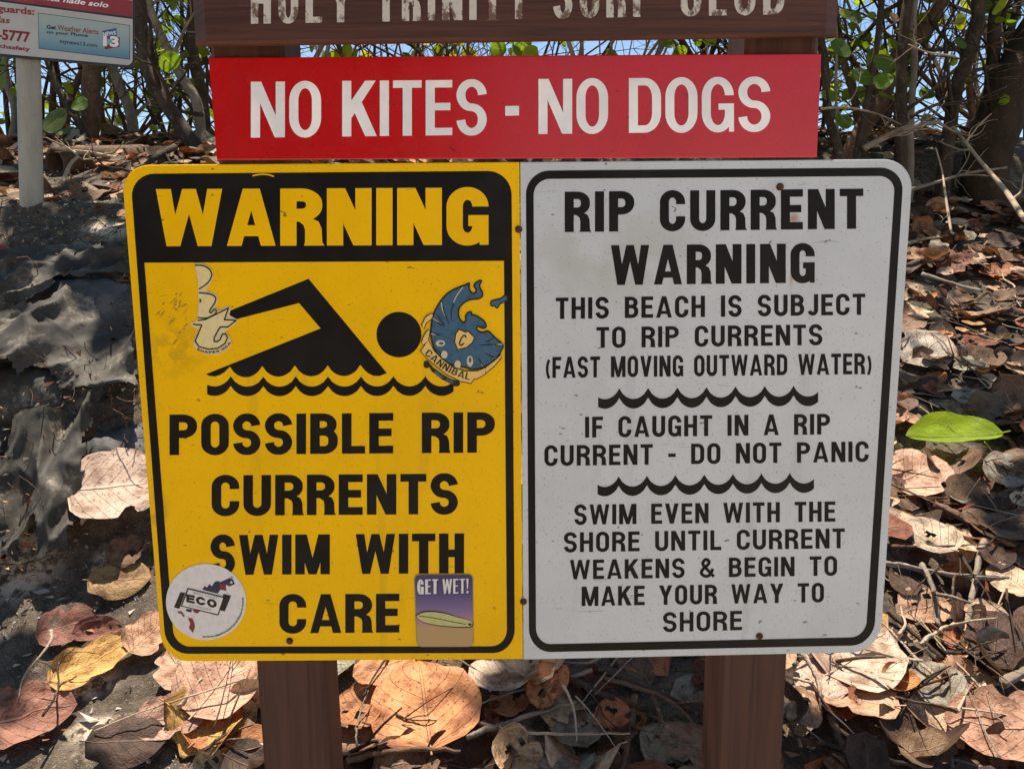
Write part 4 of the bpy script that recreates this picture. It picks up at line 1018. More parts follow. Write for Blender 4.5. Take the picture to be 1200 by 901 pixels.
STK = [([(1080, 665), (1094, 700), (1100, 740)], 9, b_grey, 'stout grey forked stick beside the lower edge of the white sign', 1),
 ([(1152, 642), (1142, 690), (1134, 738)], 8, b_grey, 'grey stick with a knobbed top right of the stout forked one', 0),
 ([(1036, 668), (1075, 672), (1130, 680), (1182, 684)], 7, b_grey, 'long grey stick lying level behind the forked sticks', 0),
 ([(1095, 604), (1120, 618), (1146, 628)], 8, b_brown, 'short brown stick below the peach pink leaf', 0),
 ([(1190, 672), (1172, 715), (1160, 740)], 3, b_pale, 'thin straw coloured twig leaning beside the knobbed stick', 0),
 ([(962, 766), (995, 790), (1034, 812)], 8, b_brown, 'cut brown stick lying over the broad cream leaf', 0),
 ([(1040, 722), (1075, 755), (1105, 782)], 7, b_dark, 'dark thin stick running from the white sign corner', 0),
 ([(1078, 762), (1100, 744), (1124, 736)], 7, b_pale, 'pale crooked stick above the greyish tan leaf', 1),
 ([(1148, 812), (1170, 840), (1188, 856)], 16, b_pale, 'thick pale broken stick above the warm brown leaf', 0),
 ([(1176, 808), (1200, 798), (1215, 790)], 11, b_grey, 'thick grey stick at the edge beside the broken pale one', 0),
 ([(1104, 866), (1112, 885), (1118, 905)], 8, b_grey, 'grey stick stub at the tip of the warm brown leaf', 0),
 ([(920, 832), (930, 855), (938, 875)], 9, b_grey, 'stout grey stick hugging the post under the white sign', 0),
 ([(972, 838), (984, 870), (998, 905)], 9, b_brown, 'forked brown stick standing right of the post under the white sign', 1),
 ([(930, 866), (1010, 884), (1080, 902)], 8, b_dark, 'long dark stick across the bottom under the forked brown stick', 0),
 ([(700, 785), (760, 806), (818, 836)], 11, b_dark, 'dark stick slanting down to the post under the white sign', 1),
 ([(706, 796), (780, 818), (822, 858)], 6, b_brown, 'thin brown stick under the dark slanting stick', 0),
 ([(632, 780), (690, 812), (760, 835)], 10, b_dark, 'thick dark root reaching down from behind the seam of the signs', 0),
 ([(545, 862), (600, 845), (676, 822)], 8, b_grey, 'grey stick in the gap right of the large orange leaf', 0),
 ([(405, 890), (470, 878), (540, 880)], 8, b_brown, 'brown stick below the large orange leaf', 0),
 ([(410, 882), (440, 868), (480, 872)], 6, b_dark, 'short dark stick beside the post below the large orange leaf', 0),
 ([(744, 815), (738, 860), (728, 905)], 9, b_brown, 'upright brown stick right of the small rust orange leaf', 0),
 ([(780, 850), (800, 872), (822, 890)], 7, b_grey, 'short grey stick against the post under the white sign', 0),
 ([(1062, 296), (1086, 286), (1122, 282)], 5, b_pale, 'thin pale stick on the upper slope beside the white sign top', 0),
 ([(1080, 330), (1110, 340), (1150, 352)], 5, b_grey, 'slim grey stick among leaves high on the slope', 0),
 ([(206, 832), (222, 812), (236, 795)], 5, b_pale, 'pale leaf stalk lying under the yellow sign corner', 0),
 ([(240, 880), (262, 862), (296, 850)], 5, b_brown, 'thin brown twig at the foot of the post under the yellow sign', 1)]
for pts, wd, mt, lb, fk in STK: stick_px(pts, wd, .085, mt, lb, fk)
for i in range(90):                       # loose twigs in the litter
    zone_ = rng.random()
    if zone_ < .5: px, py = rng.uniform(1040, 1195), rng.uniform(290, 880)
    elif zone_ < .95: px, py = rng.uniform(410, 1000), rng.uniform(785, 890)
    else: px, py = rng.uniform(20, 300), rng.uniform(800, 890)
    p = ghit(px, py)
    if p is None: continue
    a = rng.uniform(0, 6.28); L_ = rng.uniform(.08, .3); P = []
    E0, E1 = [Vector((p.x + math.cos(a) * L_ * k, p.y + math.sin(a) * L_ * k, gz(p.x + math.cos(a) * L_ * k, p.y + math.sin(a) * L_ * k) + .05 + rng.uniform(0, .03))) for k in (-.5, .5)]
    for k in (0, rng.uniform(.25, .4), rng.uniform(.55, .75), 1): P.append(E0.lerp(E1, k) + Vector((rng.gauss(0, .006), rng.gauss(0, .006), rng.gauss(0, .003))))
    fk_ = rng.choice([0, 1, 2]); r0 = rng.uniform(.0016, .0045); V, F = stick_mesh(P, r0, r0 * .35, rng, fk_); tn, mt = rng.choice([('grey', b_grey), ('dark', b_dark), ('brown', b_brown), ('pale', b_pale)])
    o = link_mesh('twig', V, F, mt, origin=P[0], smooth=True); tag(o, f"{'short' if L_ < .15 else 'long'} {'forked' if fk_ else 'bare'} {tn} twig {beside(px, py)}", 'twig', 'loose twigs in the litter')
# ---------------------------------------------------------------- old sand bags and torn black sheeting on the bank
m_geo = mat('black_woven_sheeting', (.03, .031, .033), .74, .3); n = N(m_geo)
wv = n.math('MULTIPLY', n.noise(700, 1, .5, stretch=(1, .15, 1)), n.noise(700, 1, .5, stretch=(.15, 1, 1)))
dust = n.noise(5, 7, .72); d2 = n.noise(60, 5, .7)
c = n.mix(n.step(dust, .42, .62), (.044, .041, .036), (.098, .090, .075))
c = n.mix(n.math('MULTIPLY', n.step(n.math('MULTIPLY', dust, n.math('ADD', .6, n.math('MULTIPLY', d2, .8))), 0.54, .70), .8), c, (.33, .285, .22))
n.base(c); n.bump(n.math('ADD', n.math('MULTIPLY', wv, .8), n.math('MULTIPLY', d2, .5)), .4, .004)
m_bag = mat('slate_bag_cloth', (.06, .068, .08), .7, .3); n = N(m_bag)
dust = n.noise(6, 6, .7); d2 = n.noise(90, 4, .7)
c = n.mix(n.step(dust, .4, .65), (.062, .063, .066), (.15, .142, .132)); c = n.mix(n.math('MULTIPLY', n.step(d2, .6, .7), .4), c, (.25, .22, .19)); n.base(c); n.bump(n.math('ADD', d2, n.noise(24, 4)), .35, .005)

def bag(px, py, wpx, hpx, thick_, yaw, label, mt, seed, drop=.3):
    p = ghit(px, py); z = (p - CAM).dot(CF); a, b = wpx / FPX * z / 2, hpx / FPX * z / 2
    V, F = [], []; nu, nv = 46, 26; nr = gnorm(p.x, p.y, .25)
    nr = (nr + (CAM - p).normalized() * .6).normalized(); xx = Vector((math.cos(R(yaw)), math.sin(R(yaw)), 0)); xx = (xx - nr * xx.dot(nr)).normalized(); yy = nr.cross(xx)
    for side in (1, -1):
        for j in range(nv + 1):
            for i in range(nu + 1):
                u, v = 2 * i / nu - 1, 2 * j / nv - 1
                puff = max(0, (1 - abs(u) ** 3.5) * (1 - abs(v) ** 2.6)) ** .55
                q = Vector((u * 1.7 + seed, v * 1.3, seed * 2.1))
                wr = .10 * noise.noise(q * 1.4) + .06 * (1 - abs(noise.noise(Vector((u * 3.2 + seed, v * 1.1, 3))))) ** 4 + .05 * (1 - abs(noise.noise(Vector((u * 5 + v * 2.5, v * 4 - u * 2, seed))))) ** 5
                V.append(p + xx * (a * u * (1 + .05 * noise.noise((v * 3, seed, 1)))) + yy * (b * v * (1 + .10 * noise.noise((u * 3, seed, 2)))) + nr * (side * thick_ * (puff + wr * (puff ** .4)) - drop * thick_))
    k = (nu + 1) * (nv + 1)
    for s_ in (0, 1):
        for j in range(nv):
            for i in range(nu):
                q = [s_ * k + j * (nu + 1) + i, s_ * k + j * (nu + 1) + i + 1, s_ * k + (j + 1) * (nu + 1) + i + 1, s_ * k + (j + 1) * (nu + 1) + i]
                F.append(q if s_ == 0 else q[::-1])
    o = link_mesh('sandbag', V, F, mt, origin=p, smooth=True); tag(o, label, 'sandbag'); return o
bag(132, 368, 150, 96, .10, 8, 'smooth slate grey sandbag against the top corner of the yellow sign', m_bag, 1.3)
bag(40, 468, 165, 84, .085, -6, 'dusty black sandbag low on the bank at the picture edge', m_geo, 4.1)
bag(150, 545, 120, 110, .07, 30, 'slate grey bag partly sunlit beside the yellow sign edge', m_bag, 7.7, .55)
bag(30, 350, 120, 70, .07, 15, 'slumped black sandbag below the pale pole', m_geo, 9.2)
bag(8, 318, 60, 40, .05, -20, 'small blue grey bag corner under the black cloth below the pole', m_bag, 12.6)

def drape(pts, label, seed, lift=.02, folds=.05, mt=m_geo, name='torn_sheeting', nu=70, nv=46, fx=(2.5, 9)):
    """cloth laid over the bank inside a quad of pixels: tl tr br bl"""
    f = quadmap(pts); V, F = [], []
    P = {}
    for j in range(nv + 1):
        for i in range(nu + 1):
            u, v = i / nu, j / nv
            uu, vv = u + .04 * noise.noise((u * 5, v * 5, seed)) * (0 < i < nu or 1), v + .05 * noise.noise((u * 6, v * 3, seed + 7))
            x, y = f(uu, vv); p = ghit(min(max(x, -200), 1300), min(y, 930))
            nr = gnorm(p.x, p.y, .3); nr = (nr + (CAM - p).normalized() * .4).normalized()
            r1 = (1 - abs(noise.noise((u * fx[0] + v * 1.2, v * fx[1] * .25 + u, seed)))) ** 3
            r2 = (1 - abs(noise.noise((u * fx[1] * .55 + v * 2.0, v * 1.4 - u * 1.0, seed + 3)))) ** 3
            r3 = noise.noise((u * 2, v * 2, seed + 5))
            V.append(p + nr * (lift + folds * (r1 * .9 + r2 * .55 + r3 * .5 + .10 * (1 - abs(noise.noise((u * 11 + v * 4, v * 5 - u * 2, seed + 9)))) ** 5 + .02 * noise.noise((u * 24, v * 15, seed)))))
    rg = random.Random(int(seed * 10))
    tears = [(rg.uniform(.1, .9), rg.choice((0, 1)), rg.uniform(.03, .08)) for _ in range(3)]
    for j in range(nv):
        for i in range(nu):
            u, v = i / nu, j / nv; e = min(v, 1 - v, u, 1 - u)
            if e < .07 * max(0, noise.noise((u * 9, v * 9, seed)) + .25): continue
            if any((u - a) ** 2 / (c * c) + (v - b) ** 2 / (.09) < 1 for a, b, c in tears): continue
            b = j * (nu + 1) + i; F.append((b, b + nu + 1, b + nu + 2, b + 1))
    o = link_mesh(name, V, F, mt, origin=V[(nv // 2) * (nu + 1) + nu // 2], smooth=True); tag(o, label, 'sheeting'); return o
drape([(-40, 318), (150, 296), (172, 330), (-40, 392)], 'rolled edge of black sheeting hanging along the bank top', 2.2, .045, .055)
drape([(-50, 395), (170, 350), (178, 470), (-50, 470)], 'torn black sheeting with deep folds across the middle of the bank', 5.4, .05, .075)
drape([(-60, 520), (120, 470), (96, 660), (-60, 690)], 'long fold of black sheeting running down to the dark sand', 8.8, .03, .06, fx=(4, 6))
# hollow log end by the trunk at the crest
p = ghit(66, 205); z = (p - CAM).dot(CF); r0 = 17 / FPX * z
V, F = [], []; d = Vector((.35, .75, .12)).normalized(); x, y = frame_axes(d); n_ = 22
for k, (t_, rad) in enumerate(((.0, 1.0), (.5, 1.05), (.5, .1), (.05, .62), (0, .78))):
    for i in range(n_):
        a = 6.283 * i / n_; rad_ = rad * (1 + .12 * noise.noise((math.cos(a) * 2, math.sin(a) * 2, k * .3)))
        V.append(p + Vector((0, 0, r0 * .8)) + d * t_ + (x * math.cos(a) + y * math.sin(a)) * r0 * rad_)
for k in range(4): F += [(k * n_ + i, k * n_ + (i + 1) % n_, (k + 1) * n_ + (i + 1) % n_, (k + 1) * n_ + i) for i in range(n_)]
F += [(4 * n_ + i, 4 * n_ + (i + 1) % n_, (i + 1) % n_, i) for i in range(n_)]
o = link_mesh('hollow_log', V, F, b_brown, origin=p, smooth=True); tag(o, 'short hollow brown log with a dark open end behind the pale pole', 'log')
# red and white scrap at the edge
p = ghit(2, 316); V, F = [], []; z = (p - CAM).dot(CF)
for j in range(9):
    for i in range(9):
        u, v = i / 8 - .5, j / 8 - .5; V.append(p + Vector((u * .05, -.02 + .01 * noise.noise((u * 6, v * 6, 2)) + .02 * u * u, v * .08 + .04)))
F = [(j * 9 + i, j * 9 + i + 1, (j + 1) * 9 + i + 1, (j + 1) * 9 + i) for j in range(8) for i in range(8)]
m_scrap = mat('scrap_print', (.5, .5, .5), .5, .4); n = N(m_scrap); sep = n.nt.nodes.new('ShaderNodeSeparateXYZ'); n.link(n.co.outputs['Object'], sep.inputs[0]); n.base(n.mix(n.step(sep.outputs[2], .041, .045), (.62, .62, .64), (.45, .04, .05)))
o = link_mesh('wrapper_scrap', V, F, m_scrap, origin=p, smooth=True); tag(o, 'crumpled red and white wrapper scrap on the bank', 'litter')

# matted roots and straw caught on the bank
frg = random.Random(61); V, F = [], []
for _ in range(220):
    px, py = frg.uniform(-20, 190), frg.choice((frg.uniform(262, 330), frg.uniform(380, 560), frg.uniform(330, 680)))
    if px > 75 and py > 505: continue
    p = ghit(px, py); p += gnorm(p.x, p.y, .2) * frg.uniform(.02, .11); d = Vector((frg.gauss(0, 1), frg.gauss(0, .5), frg.gauss(-.3, .6))).normalized(); L_ = frg.uniform(.03, .14); P = [p]
    for k in range(4): d = (d + Vector((frg.gauss(0, .3), frg.gauss(0, .3), frg.gauss(-.05, .3)))).normalized(); P.append(P[-1] + d * L_ / 4)
    tube(V, F, P, [frg.uniform(.0006, .0016)] * 5, 4, cap=False)
o = link_mesh('matted_roots', V, F, b_brown, smooth=True); tag(o, 'matted fine roots and straw caught on the black sheeting', 'roots', kind='stuff')
V, F, CC, UVs = [], [], [], []
for _ in range(1300):
    px, py = frg.uniform(-20, 200), frg.uniform(255, 700)
    if px > 75 and py > 505: continue
    p = ghit(px, py); p += gnorm(p.x, p.y, .2) * frg.uniform(.0, .10); s_ = frg.uniform(.002, .008); c = jit(KIND[frg.choice(KN)], frg, .3)
    q_ = [Vector((frg.gauss(0, 1), frg.gauss(0, 1), frg.gauss(0, .7))) * s_ for _ in range(3)]; b = len(V); V += [p + q_[0], p + q_[1], p - q_[0] * .8, p + q_[2]]; F.append((b, b + 1, b + 2, b + 3)); CC += [c] * 4; UVs += [(.2, .3)] * 4
o = leaf_obj('leaf_crumbs', V, F, UVs, m_dead_v, CC); tag(o, 'crumbled leaf bits caught in the folds of the black sheeting', 'debris', kind='stuff')
CANOPY_N, CANOPY_T = 2000, .60
# ---------------------------------------------------------------- sea grape trunks and thickets along the crest
GREEN = [(.085, .15, .012), (.055, .105, .014), (.13, .20, .018), (.19, .235, .02)]
def sub_branch(V, F, LV, rng, p, d, L, r, lev, leafp):
    m_ = 6; pts = [p]; q = d.normalized()
    for i in range(m_):
        q = (q + Vector((rng.gauss(0, .16), rng.gauss(0, .16), rng.gauss(.02, .16)))).normalized(); pts.append(pts[-1] + q * (L / m_))
    tube(V, F, pts, [r * (1 - .72 * i / m_) for i in range(m_ + 1)], 5 if r < .008 else 6, cap=False)
    if lev > 0:
        for _ in range(rng.randint(2, 4)):
            i = rng.randint(1, m_ - 1); dd = (pts[i + 1] - pts[i]).normalized(); x, y = frame_axes(dd); a = rng.uniform(0, 6.28)
            sub_branch(V, F, LV, rng, pts[i], dd * .7 + (x * math.cos(a) + y * math.sin(a)) * rng.uniform(.5, 1.0), L * rng.uniform(.4, .7), r * (1 - .72 * i / m_) * .62, lev - 1, leafp)
    for i in range(2, m_ + 1):
        if rng.random() < leafp: LV.append((pts[i], q))
def add_leaves(parent, LV, rng, size=(.07, .15), cols=GREEN):
    V, F, UV, CC = [], [], [], []
    for p, d in LV:
        s_ = rng.uniform(*size); nr = Vector((rng.gauss(0, .8), rng.gauss(-.3, .8), rng.gauss(.6, .6))).normalized()
        rot = frame(nr, rng.uniform(0, 6.28), 0, 0); o_ = rot @ Vector((0, s_ * .6, 0)); n0 = len(V); base_ = p - Vector(parent.location)
        leaf_mesh(V, F, UV, lambda q: base_ + o_ + rot @ q, s_, s_ * rng.uniform(.95, 1.15), rng, 5, 6, .25, .15, .03, 0, 0, True, .75)
        CC += [jit(rng.choice(cols), rng, .2)] * (len(V) - n0)
    if V: o = leaf_obj('foliage', V, F, UV, m_live_v, CC); o.parent = parent
def to_ground(p):
    return Vector((p.x, p.y, gz(p.x, p.y) - .12))
def tree(pxs, Y, wpx, label, mt, seed, nb=4, leafp=.0, top_extra=1.6, taper=.75, Lb=(.4, .9), ground=True, cat='tree', name='sea_grape_tree', blev=2, lsize=(.05, .10)):
    rg = random.Random(seed); P = [at_depth(px, py, Y + (k * .06)) for k, (px, py) in enumerate(pxs[::-1])][::-1]
    foot = P[-1]
    if ground:
        g_ = gz(foot.x, foot.y)
        if foot.z > g_ - .05: P.append(Vector((foot.x + (foot.x - P[-2].x) * .15, foot.y, g_ - .1)))
    z = (P[-1] - CAM).dot(CF); r0 = wpx / 2 / FPX * z
    d = (P[0] - P[1]).normalized(); d.z = max(d.z, .35); d.normalize()
    up = [P[0] + d * top_extra * .5 + Vector((rg.gauss(0, .1), rg.gauss(0, .1), 0)), P[0] + d * top_extra + Vector((rg.gauss(0, .25), rg.gauss(0, .2), 0))] if top_extra else []
    pts = spline([tuple(p) for p in (up[::-1] + P)], 6)[::-1]; m_ = len(pts)
    root = empty(name, Vector(pts[0]), label, cat)
    V, F = [], []
    rad = [r0 * (1.22 if i == 0 else 1.0) * (1 - (1 - taper) * i / (m_ - 1)) for i in range(m_)]
    tube(V, F, pts, rad, 12, bump=.22); link_mesh('trunk', V, F, mt, root, smooth=True)
    V, F, LV = [], [], []
    for k in range(nb):
        i = rg.randint(int(m_ * .2), m_ - 2); dd = (Vector(pts[i + 1]) - Vector(pts[i])).normalized(); x, y = frame_axes(dd); a = rg.uniform(0, 6.28)
        sub_branch(V, F, LV, rg, Vector(pts[i]), dd * .6 + (x * math.cos(a) + y * math.sin(a)) * .8, rg.uniform(*Lb), min(rad[i] * .4, .014), blev, leafp * .3)
    if V: link_mesh('branches', V, F, mt, root, smooth=True)
    add_leaves(root, LV, rg, lsize)
    return root
z4 = lambda pts: [(x / 4, y / 4) for x, y in pts]
z3 = lambda pts: [(900 + x / 3.003, y / 3.003) for x, y in pts]
# behind the pole
tree(z4([(425, 200), (428, 330), (430, 520), (405, 690)]), 3.9, 23, 'smooth brown trunk right behind the pole of the information sign', b_brown, 11, 5, .1)
tree(z4([(500, 200), (530, 320), (590, 470), (622, 580)]), 4.3, 13, 'slim grey trunk leaning under the information sign corner', b_grey, 12, 4, .12)
tree(z4([(650, -30), (672, 200), (700, 345), (785, 490), (880, 640), (985, 775)]), 3.3, 19, 'dark knotted trunk curving down to the top corner of the yellow sign', b_dark, 13, 6, .1)
tree(z4([(690, -20), (760, 180), (850, 360), (925, 490)]), 4.1, 12, 'thin grey brown trunk between the knotted trunk and the red sign', b_grey, 14, 5, .15)
tree(z4([(900, 60), (905, 230), (940, 400), (960, 560)]), 4.4, 13, 'dark trunk half hidden behind the end of the brown board', b_dark, 15, 5, .15)
tree(z4([(215, 260), (262, 400), (340, 520), (405, 655)]), 3.8, 10, 'thin dark stem slanting across the smooth trunk behind the pole', b_dark, 16, 5, .35)
tree(z4([(395, 260), (365, 380), (330, 470), (300, 640)]), 4.5, 9, 'thin brown stem leaning away from the smooth trunk', b_brown, 17, 4, .3)
tree(z4([(40, 200), (30, 360), (70, 520), (60, 650)]), 4.2, 9, 'grey stem left of the pole at the picture edge', b_grey, 18, 7, .2)
# over the white sign
tree(z3([(405, -30), (385, 150), (350, 350), (320, 500), (308, 600)]), 3.6, 8.5, 'slim dark stem beside the end of the red sign', b_dark, 21, 4, .3)
tree(z3([(500, -30), (472, 200), (470, 400), (466, 620)]), 3.7, 14, 'upright mottled trunk above the white sign corner', b_dark, 22, 3, .03)
tree(z3([(525, -30), (515, 220), (502, 420), (500, 620)]), 3.85, 9, 'slim lichen spotted trunk pressed against the upright mottled one', b_grey, 23, 3, .03)
tree(z3([(640, -40), (540, 120), (448, 210), (400, 350), (285, 545)]), 4.2, 20, 'smooth brown limb leaning across behind the mottled trunk', b_brown, 24, 4, .15)
tree(z3([(735, -30), (718, 150), (660, 330), (622, 590)]), 3.9, 17, 'dark trunk between the leaning limb and the massive trunk', b_dark, 25, 6, .03)
tree(z3([(805, -30), (795, 150), (785, 330), (760, 560)]), 4.1, 17, 'straight dark trunk just left of the massive trunk', b_dark, 26, 4, .03)
tree(z3([(890, -30), (850, 130), (835, 260)]), 4.5, 10, 'thin dark stem rising behind the massive trunk', b_dark, 27, 4, .03)
tree(z3([(1010, 20), (915, 190), (830, 360), (770, 590)]), 4.0, 52, 'massive dark brown trunk leaning out at the picture edge', bark('massive_bark', (.030, .019, .012), (.055, .035, .021), (.09, .06, .036), 9), 28, 3, .02, taper=.8)
tree(z3([(195, 200), (212, 400), (252, 575)]), 3.5, 11, 'dark spotted stem tight behind the end of the red sign', b_dark, 29, 4, .3)
tree(z3([(240, 100), (238, 320), (246, 560)]), 3.9, 4, 'very thin pale stem between the red sign and the slim dark stem', b_grey, 30, 5, .5)
tree(z3([(262, 200), (300, 330), (345, 560)]), 4.4, 9, 'brown stem hidden among the big green leaves', b_brown, 31, 5, .5, lsize=(.06, .11))
# bare limbs lying against the trunks
def limb(pxs, Ys, wpx, label, mt, seed, nb=2):
    rg = random.Random(seed); P = [at_depth(px, py, Y) for (px, py), Y in zip(pxs, Ys)]; pts = spline([tuple(p) for p in P], 6); m_ = len(pts)
    r0 = wpx / 2 / FPX * (P[0] - CAM).dot(CF); root = empty('fallen_branch', P[0], label, 'branch'); V, F = [], []
    tube(V, F, pts, [r0 * (1 - .45 * i / m_) for i in range(m_)], 8, bump=.3); link_mesh('limb', V, F, mt, root, smooth=True)
    V, F, LV = [], [], []
    for _ in range(nb):
        i = rg.randint(2, m_ - 2); dd = Vector(pts[i + 1]) - Vector(pts[i]); x, y = frame_axes(dd); a = rg.uniform(0, 6.28)
        sub_branch(V, F, LV, rg, Vector(pts[i]), dd.normalized() + x * math.cos(a) + y * math.sin(a), rg.uniform(.15, .4), r0 * .5, 1, 0)
    if V: link_mesh('twigs', V, F, mt, root, smooth=True)
limb(z3([(905, 775), (830, 665), (750, 570), (655, 450)]), (3.0, 3.3, 3.5, 3.8), 7, 'pale bare branch leaning up against the massive trunk', b_pale, 41, 3)
limb(z3([(335, 525), (430, 475), (520, 445), (605, 428)]), (3.6, 3.6, 3.65, 3.7), 8, 'grey branch lying level behind the white sign top', b_grey, 42, 4)
limb(z3([(645, 820), (625, 690), (612, 600), (590, 520)]), (3.0, 3.2, 3.5, 3.6), 3.2, 'thin pale stick standing on the ledge below the trunks', b_pale, 43, 2)
limb(z3([(660, 200), (600, 190), (560, 184), (495, 158)]), (3.4, 3.4, 3.4, 3.4), 2.5, 'thin pale twig crossing in front of the mottled trunk', b_pale, 44, 2)
limb(z3([(500, 668), (600, 640), (700, 610), (840, 590)]), (3.3, 3.4, 3.5, 3.6), 4.5, 'long grey stick lying along the shaded ledge', b_grey, 45, 3)
limb(z3([(185, 385), (270, 380), (380, 400), (470, 440)]), (3.3, 3.3, 3.4, 3.6), 3, 'thin bent grey branch level with the end of the red sign', b_grey, 46, 4)
limb(z4([(950, 540), (860, 525), (780, 515), (700, 500)]), (3.6, 3.6, 3.6, 3.6), 5, 'dark level branch between the trunks above the yellow sign', b_dark, 47, 3)
limb(z4([(290, 860), (330, 770), (365, 735), (345, 710)]), (2.3, 2.5, 2.6, 2.7), 5, 'pale forked branch standing by the hollow log', b_pale, 48, 3)
limb(z4([(345, 712), (430, 720), (520, 735), (590, 745)]), (2.7, 2.75, 2.8, 2.85), 5, 'pale branch lying level from the hollow log', b_pale, 49, 2)
limb(z4([(820, 690), (760, 720), (700, 760), (640, 820)]), (2.8, 2.7, 2.6, 2.5), 8, 'dark root running down the bank above the yellow sign corner', b_dark, 50, 2)
limb([(-10, 320), (40, 285), (75, 268), (150, 252)], (1.9, 2.0, 2.1, 2.2), 8, 'dark branch lying across the bank at the foot of the pale pole', b_dark, 51, 2)

# big round leaves that show singly
rg = random.Random(77); V, F, UV = [], [], []
leaf_mesh(V, F, UV, ident, 1.0, 1.08, rg, 12, 12, .12, .08, .03, 0, 0, True, .72)
o = leaf_obj('green_leaf', V, F, UV, m_live); big = o.data; bpy.data.objects.remove(o)
for px, py, wd, Y, col, lb in ((66, 141, 33, 3.2, (.05, .085, .015), 'round olive green leaf right beside the pale pole'), (93, 123, 20, 3.5, (.10, .20, .01), 'small bright green leaf behind the smooth trunk near the pole'),
        (1036, 95, 21, 3.4, (.13, .23, .012), 'round lime green leaf over the white sign, lowest of its cluster'), (1036, 74, 23, 3.5, (.075, .14, .014), 'dark green round leaf above the lime green one'),
        (1008, 90, 24, 3.5, (.09, .17, .012), 'green leaf with a shaded half beside the slim dark stem'), (986, 58, 26, 3.4, (.06, .12, .015), 'large green leaf just off the end of the brown board'),
        (990, 16, 13, 3.3, (.19, .26, .02), 'yellow green leaf beside the top of the brown board'), (1002, 22, 18, 3.5, (.06, .11, .02), 'dull green leaf next to the yellow green one'),
        (1022, 18, 10, 3.6, (.16, .24, .02), 'tiny yellow green leaf near the slim dark stem top'), (990, 143, 19, 3.4, (.08, .16, .012), 'green leaf low behind the red sign end'),
        (970, 112, 17, 3.5, (.14, .20, .02), 'yellowish leaf touching the red sign end'), (1125, 52, 15, 3.6, (.07, .13, .015), 'green leaf between the dark trunks'), (1048, 21, 13, 3.6, (.40, .19, .12), 'pink withered leaf hanging beside the upright mottled trunk')):
    p = at_depth(px, py, Y); nr = Vector((rg.gauss(0, .2), -.85, .5)).normalized()
    put_leaf(big, p, frame(nr, rg.uniform(0, 6.28), 0, 0), wd / FPX * (p - CAM).dot(CF), col, lb, None, 'green_leaf' if col[0] < .3 else 'withered_leaf')

# bushes further back along the crest
brg = random.Random(303)
spots = [(-3.6, 5.0), (-3.1, 5.6), (-2.55, 5.2), (-2.1, 5.9), (-1.6, 5.3), (-1.1, 5.8), (-.5, 5.4), (.1, 5.9), (.7, 5.3), (1.3, 5.8), (1.75, 5.1), (2.15, 5.7), (2.6, 5.2), (3.0, 5.9), (3.4, 5.2), (3.9, 5.6)]
DIR = ['beyond the pole of the information sign', 'behind the brown board and red sign', 'beyond the trunks over the white sign']
for k, (x, y) in enumerate(spots):
    p = Vector((x + brg.gauss(0, .1), y, gz(x, y) - .1)); bk, bn = brg.choice([(b_dark, 'dark'), (b_brown, 'brown'), (b_grey, 'grey')]); root = empty('sea_grape_bush', p, ('nearer ' if y < 5.45 else 'farther ') + bn + ' stemmed twiggy sea grape bush ' + DIR[0 if x < -1.4 else 1 if x < 1.4 else 2], 'bush', 'sea grape bushes along the crest')
    V, F, LV = [], [], []
    for s_ in range(9):
        d = Vector((brg.gauss(0, .35), brg.gauss(0, .3), 1)); sub_branch(V, F, LV, brg, p + Vector((brg.gauss(0, .12), brg.gauss(0, .12), 0)), d, brg.uniform(1.4, 2.6), brg.uniform(.010, .026), 3, .04 if x > 1.9 else .06)
    link_mesh('stems', V, F, bk, root, smooth=True); add_leaves(root, LV, brg, (.07, .125))

# the leafy limbs overhead that dapple the ground
crg = random.Random(19)
root = empty('sea_grape_canopy', Vector((2.2, 6.4, gz(2.2, 6.4) - .1)), 'spreading sea grape crown arching high over the path and the signs', 'tree')
V, F = [], []; tips = []
tube(V, F, spline([(2.2, 6.4, gz(2.2, 6.4) - .2), (2.1, 6.2, 3.0), (1.8, 5.6, 4.2), (1.2, 4.6, 4.6)], 6), [.13 - .003 * i for i in range(19)], 10, bump=.2)
link_mesh('trunk', V, F, b_dark, root, smooth=True)
V, F, LV = [], [], []
for a in ((-3.4, 4.2, 4.5), (-2.4, 2.6, 4.1), (2.4, 2.6, 4.1), (3.6, 4.0, 4.6), (0, 4.4, 4.9), (-1.8, 5.0, 5.0)):
    P = spline([(1.2, 4.6, 4.6), tuple(Vector((1.2, 4.6, 4.6)).lerp(Vector(a), .5) + Vector((0, 0, .25))), a], 6); tube(V, F, P, [.028 - .0015 * i for i in range(len(P))], 7, cap=False)
link_mesh('limbs', V, F, b_dark, root, smooth=True)
def cover(x, y):                           # how leafy the crown is above the ground spot it shades
    c = .5 + .75 * noise.noise((x * 1.9 + 3.3, y * 1.9, 1.7)) + .6 * noise.noise((x * 4.6, y * 4.6, 4.4))
    return c + (.26 * sstep(-.35, -.65, x) * sstep(.7, 1.0, y) if x < -.35 else -.02)
GAPS = [(ghit(a, b), r_) for a, b, r_ in ((150, 790, .17), (240, 790, .20), (200, 850, .10), (1010, 785, .17), (960, 815, .12), (1090, 565, .14), (485, 830, .12), (150, 570, .10), (18, 660, .10), (1140, 870, .12), (1110, 690, .14), (1150, 430, .16), (1090, 340, .2), (1160, 300, .15), (50, 470, .05), (30, 420, .06), (120, 300, .06), (70, 610, .06), (10, 540, .05))] + [(pc.copy(), .10)]
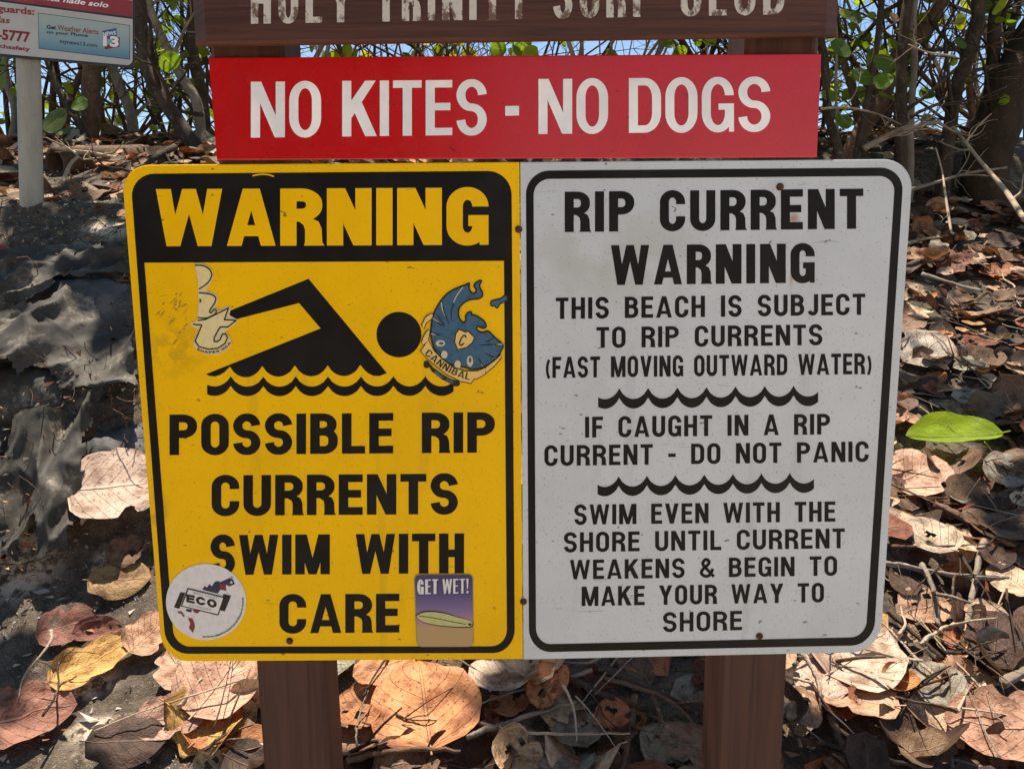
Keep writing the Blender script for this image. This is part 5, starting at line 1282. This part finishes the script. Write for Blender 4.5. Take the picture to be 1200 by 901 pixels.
SHADE = [(ghit(a, b), r_) for a, b, r_ in ((700, 830, .14), (770, 840, .13), (600, 880, .12), (420, 885, .10), (950, 885, .12), (1060, 885, .12), (60, 710, .15), (90, 880, .12), (1130, 760, .10), (1180, 480, .14), (1100, 470, .12), (640, 850, .12), (90, 660, .14), (40, 780, .12), (930, 870, .10), (1180, 610, .08), (720, 800, .10), (100, 420, .25), (100, 320, .25), (60, 540, .16), (1075, 600, .06), (800, 840, .1))] + [(at_depth(a, b, y_), .38) for a, b, y_ in ((1165, 150, 4.0), (1110, 110, 3.9), (1060, 150, 3.7), (1120, 240, 4.2), (1190, 240, 4.1))]
def off_line(p, q): v = p - q; return (v - SUND * v.dot(SUND)).length
sh = Vector((-SUND.x / SUND.z, -SUND.y / SUND.z))
k = 0
while k < CANOPY_N:
    z = crg.uniform(3.3, 4.9); x, y = crg.uniform(-3.6, 3.8), crg.uniform(.2, 6.6)
    if z < 1.15 + .33 * (y + .98) + .25: continue
    gx_, gy_ = x + sh.x * (z - .8), y + sh.y * (z - .8)
    if cover(gx_, gy_) < CANOPY_T + crg.uniform(-.06, .06): continue
    p = Vector((x, y, z))
    if any(off_line(p, q) < r_ + .12 for q, r_ in GAPS): continue
    LV.append((p, None)); k += 1
for q, r_ in SHADE:
    for _ in range(int(14 + 380 * r_ * r_)):
        for _t in range(20):
            z = crg.uniform(3.2, 4.6); p = q + SUND * ((z - q.z) / SUND.z) + Vector((crg.gauss(0, r_ * .7), crg.gauss(0, r_ * .7), 0))
            if p.z > 1.15 + .33 * (p.y + .98) + .2 and not any(off_line(p, g) < gr + .12 for g, gr in GAPS): LV.append((p, None)); break
add_leaves(root, LV, crg, (.11, .18))

# unseen bushes added behind the viewer to keep the red sign's left reflection dark
hrg = random.Random(8)
for hx, hy, hh, hw, lb in ((-3.6, -4.4, 4.6, 1.5, 'tall sea grape bush across the path, farthest along towards the information sign'), (-1.5, -4.9, 4.6, 1.35, 'tall sea grape bush across the path, facing the yellow warning sign')):
    zb = gz(hx, hy); root = empty('added_reflection_hedge', Vector((hx, hy, zb)), lb, 'bush'); V, F, LV = [], [], []
    for _ in range(9): sub_branch(V, F, LV, hrg, Vector((hx + hrg.gauss(0, hw * .4), hy + hrg.gauss(0, .3), zb - .1)), Vector((hrg.gauss(0, .3), hrg.gauss(0, .3), 1)), hh * .8, .035, 2, .4)
    link_mesh('stems', V, F, b_dark, root, smooth=True)
    for _ in range(2400):
        a, b = hrg.uniform(0, 6.28), hrg.uniform(-1, 1); q = hrg.uniform(.5, 1); LV.append((Vector((hx + hw * q * math.cos(a) * (1 - b ** 4), hy + .8 * q * math.sin(a) * (1 - b ** 4), zb + hh * .5 + hh * .5 * b)), None))
    add_leaves(root, LV, hrg, (.14, .24), [(.022, .042, .009), (.03, .055, .012)])  # leaves coloured extra dark so the sunlit face of these added bushes reflects dark
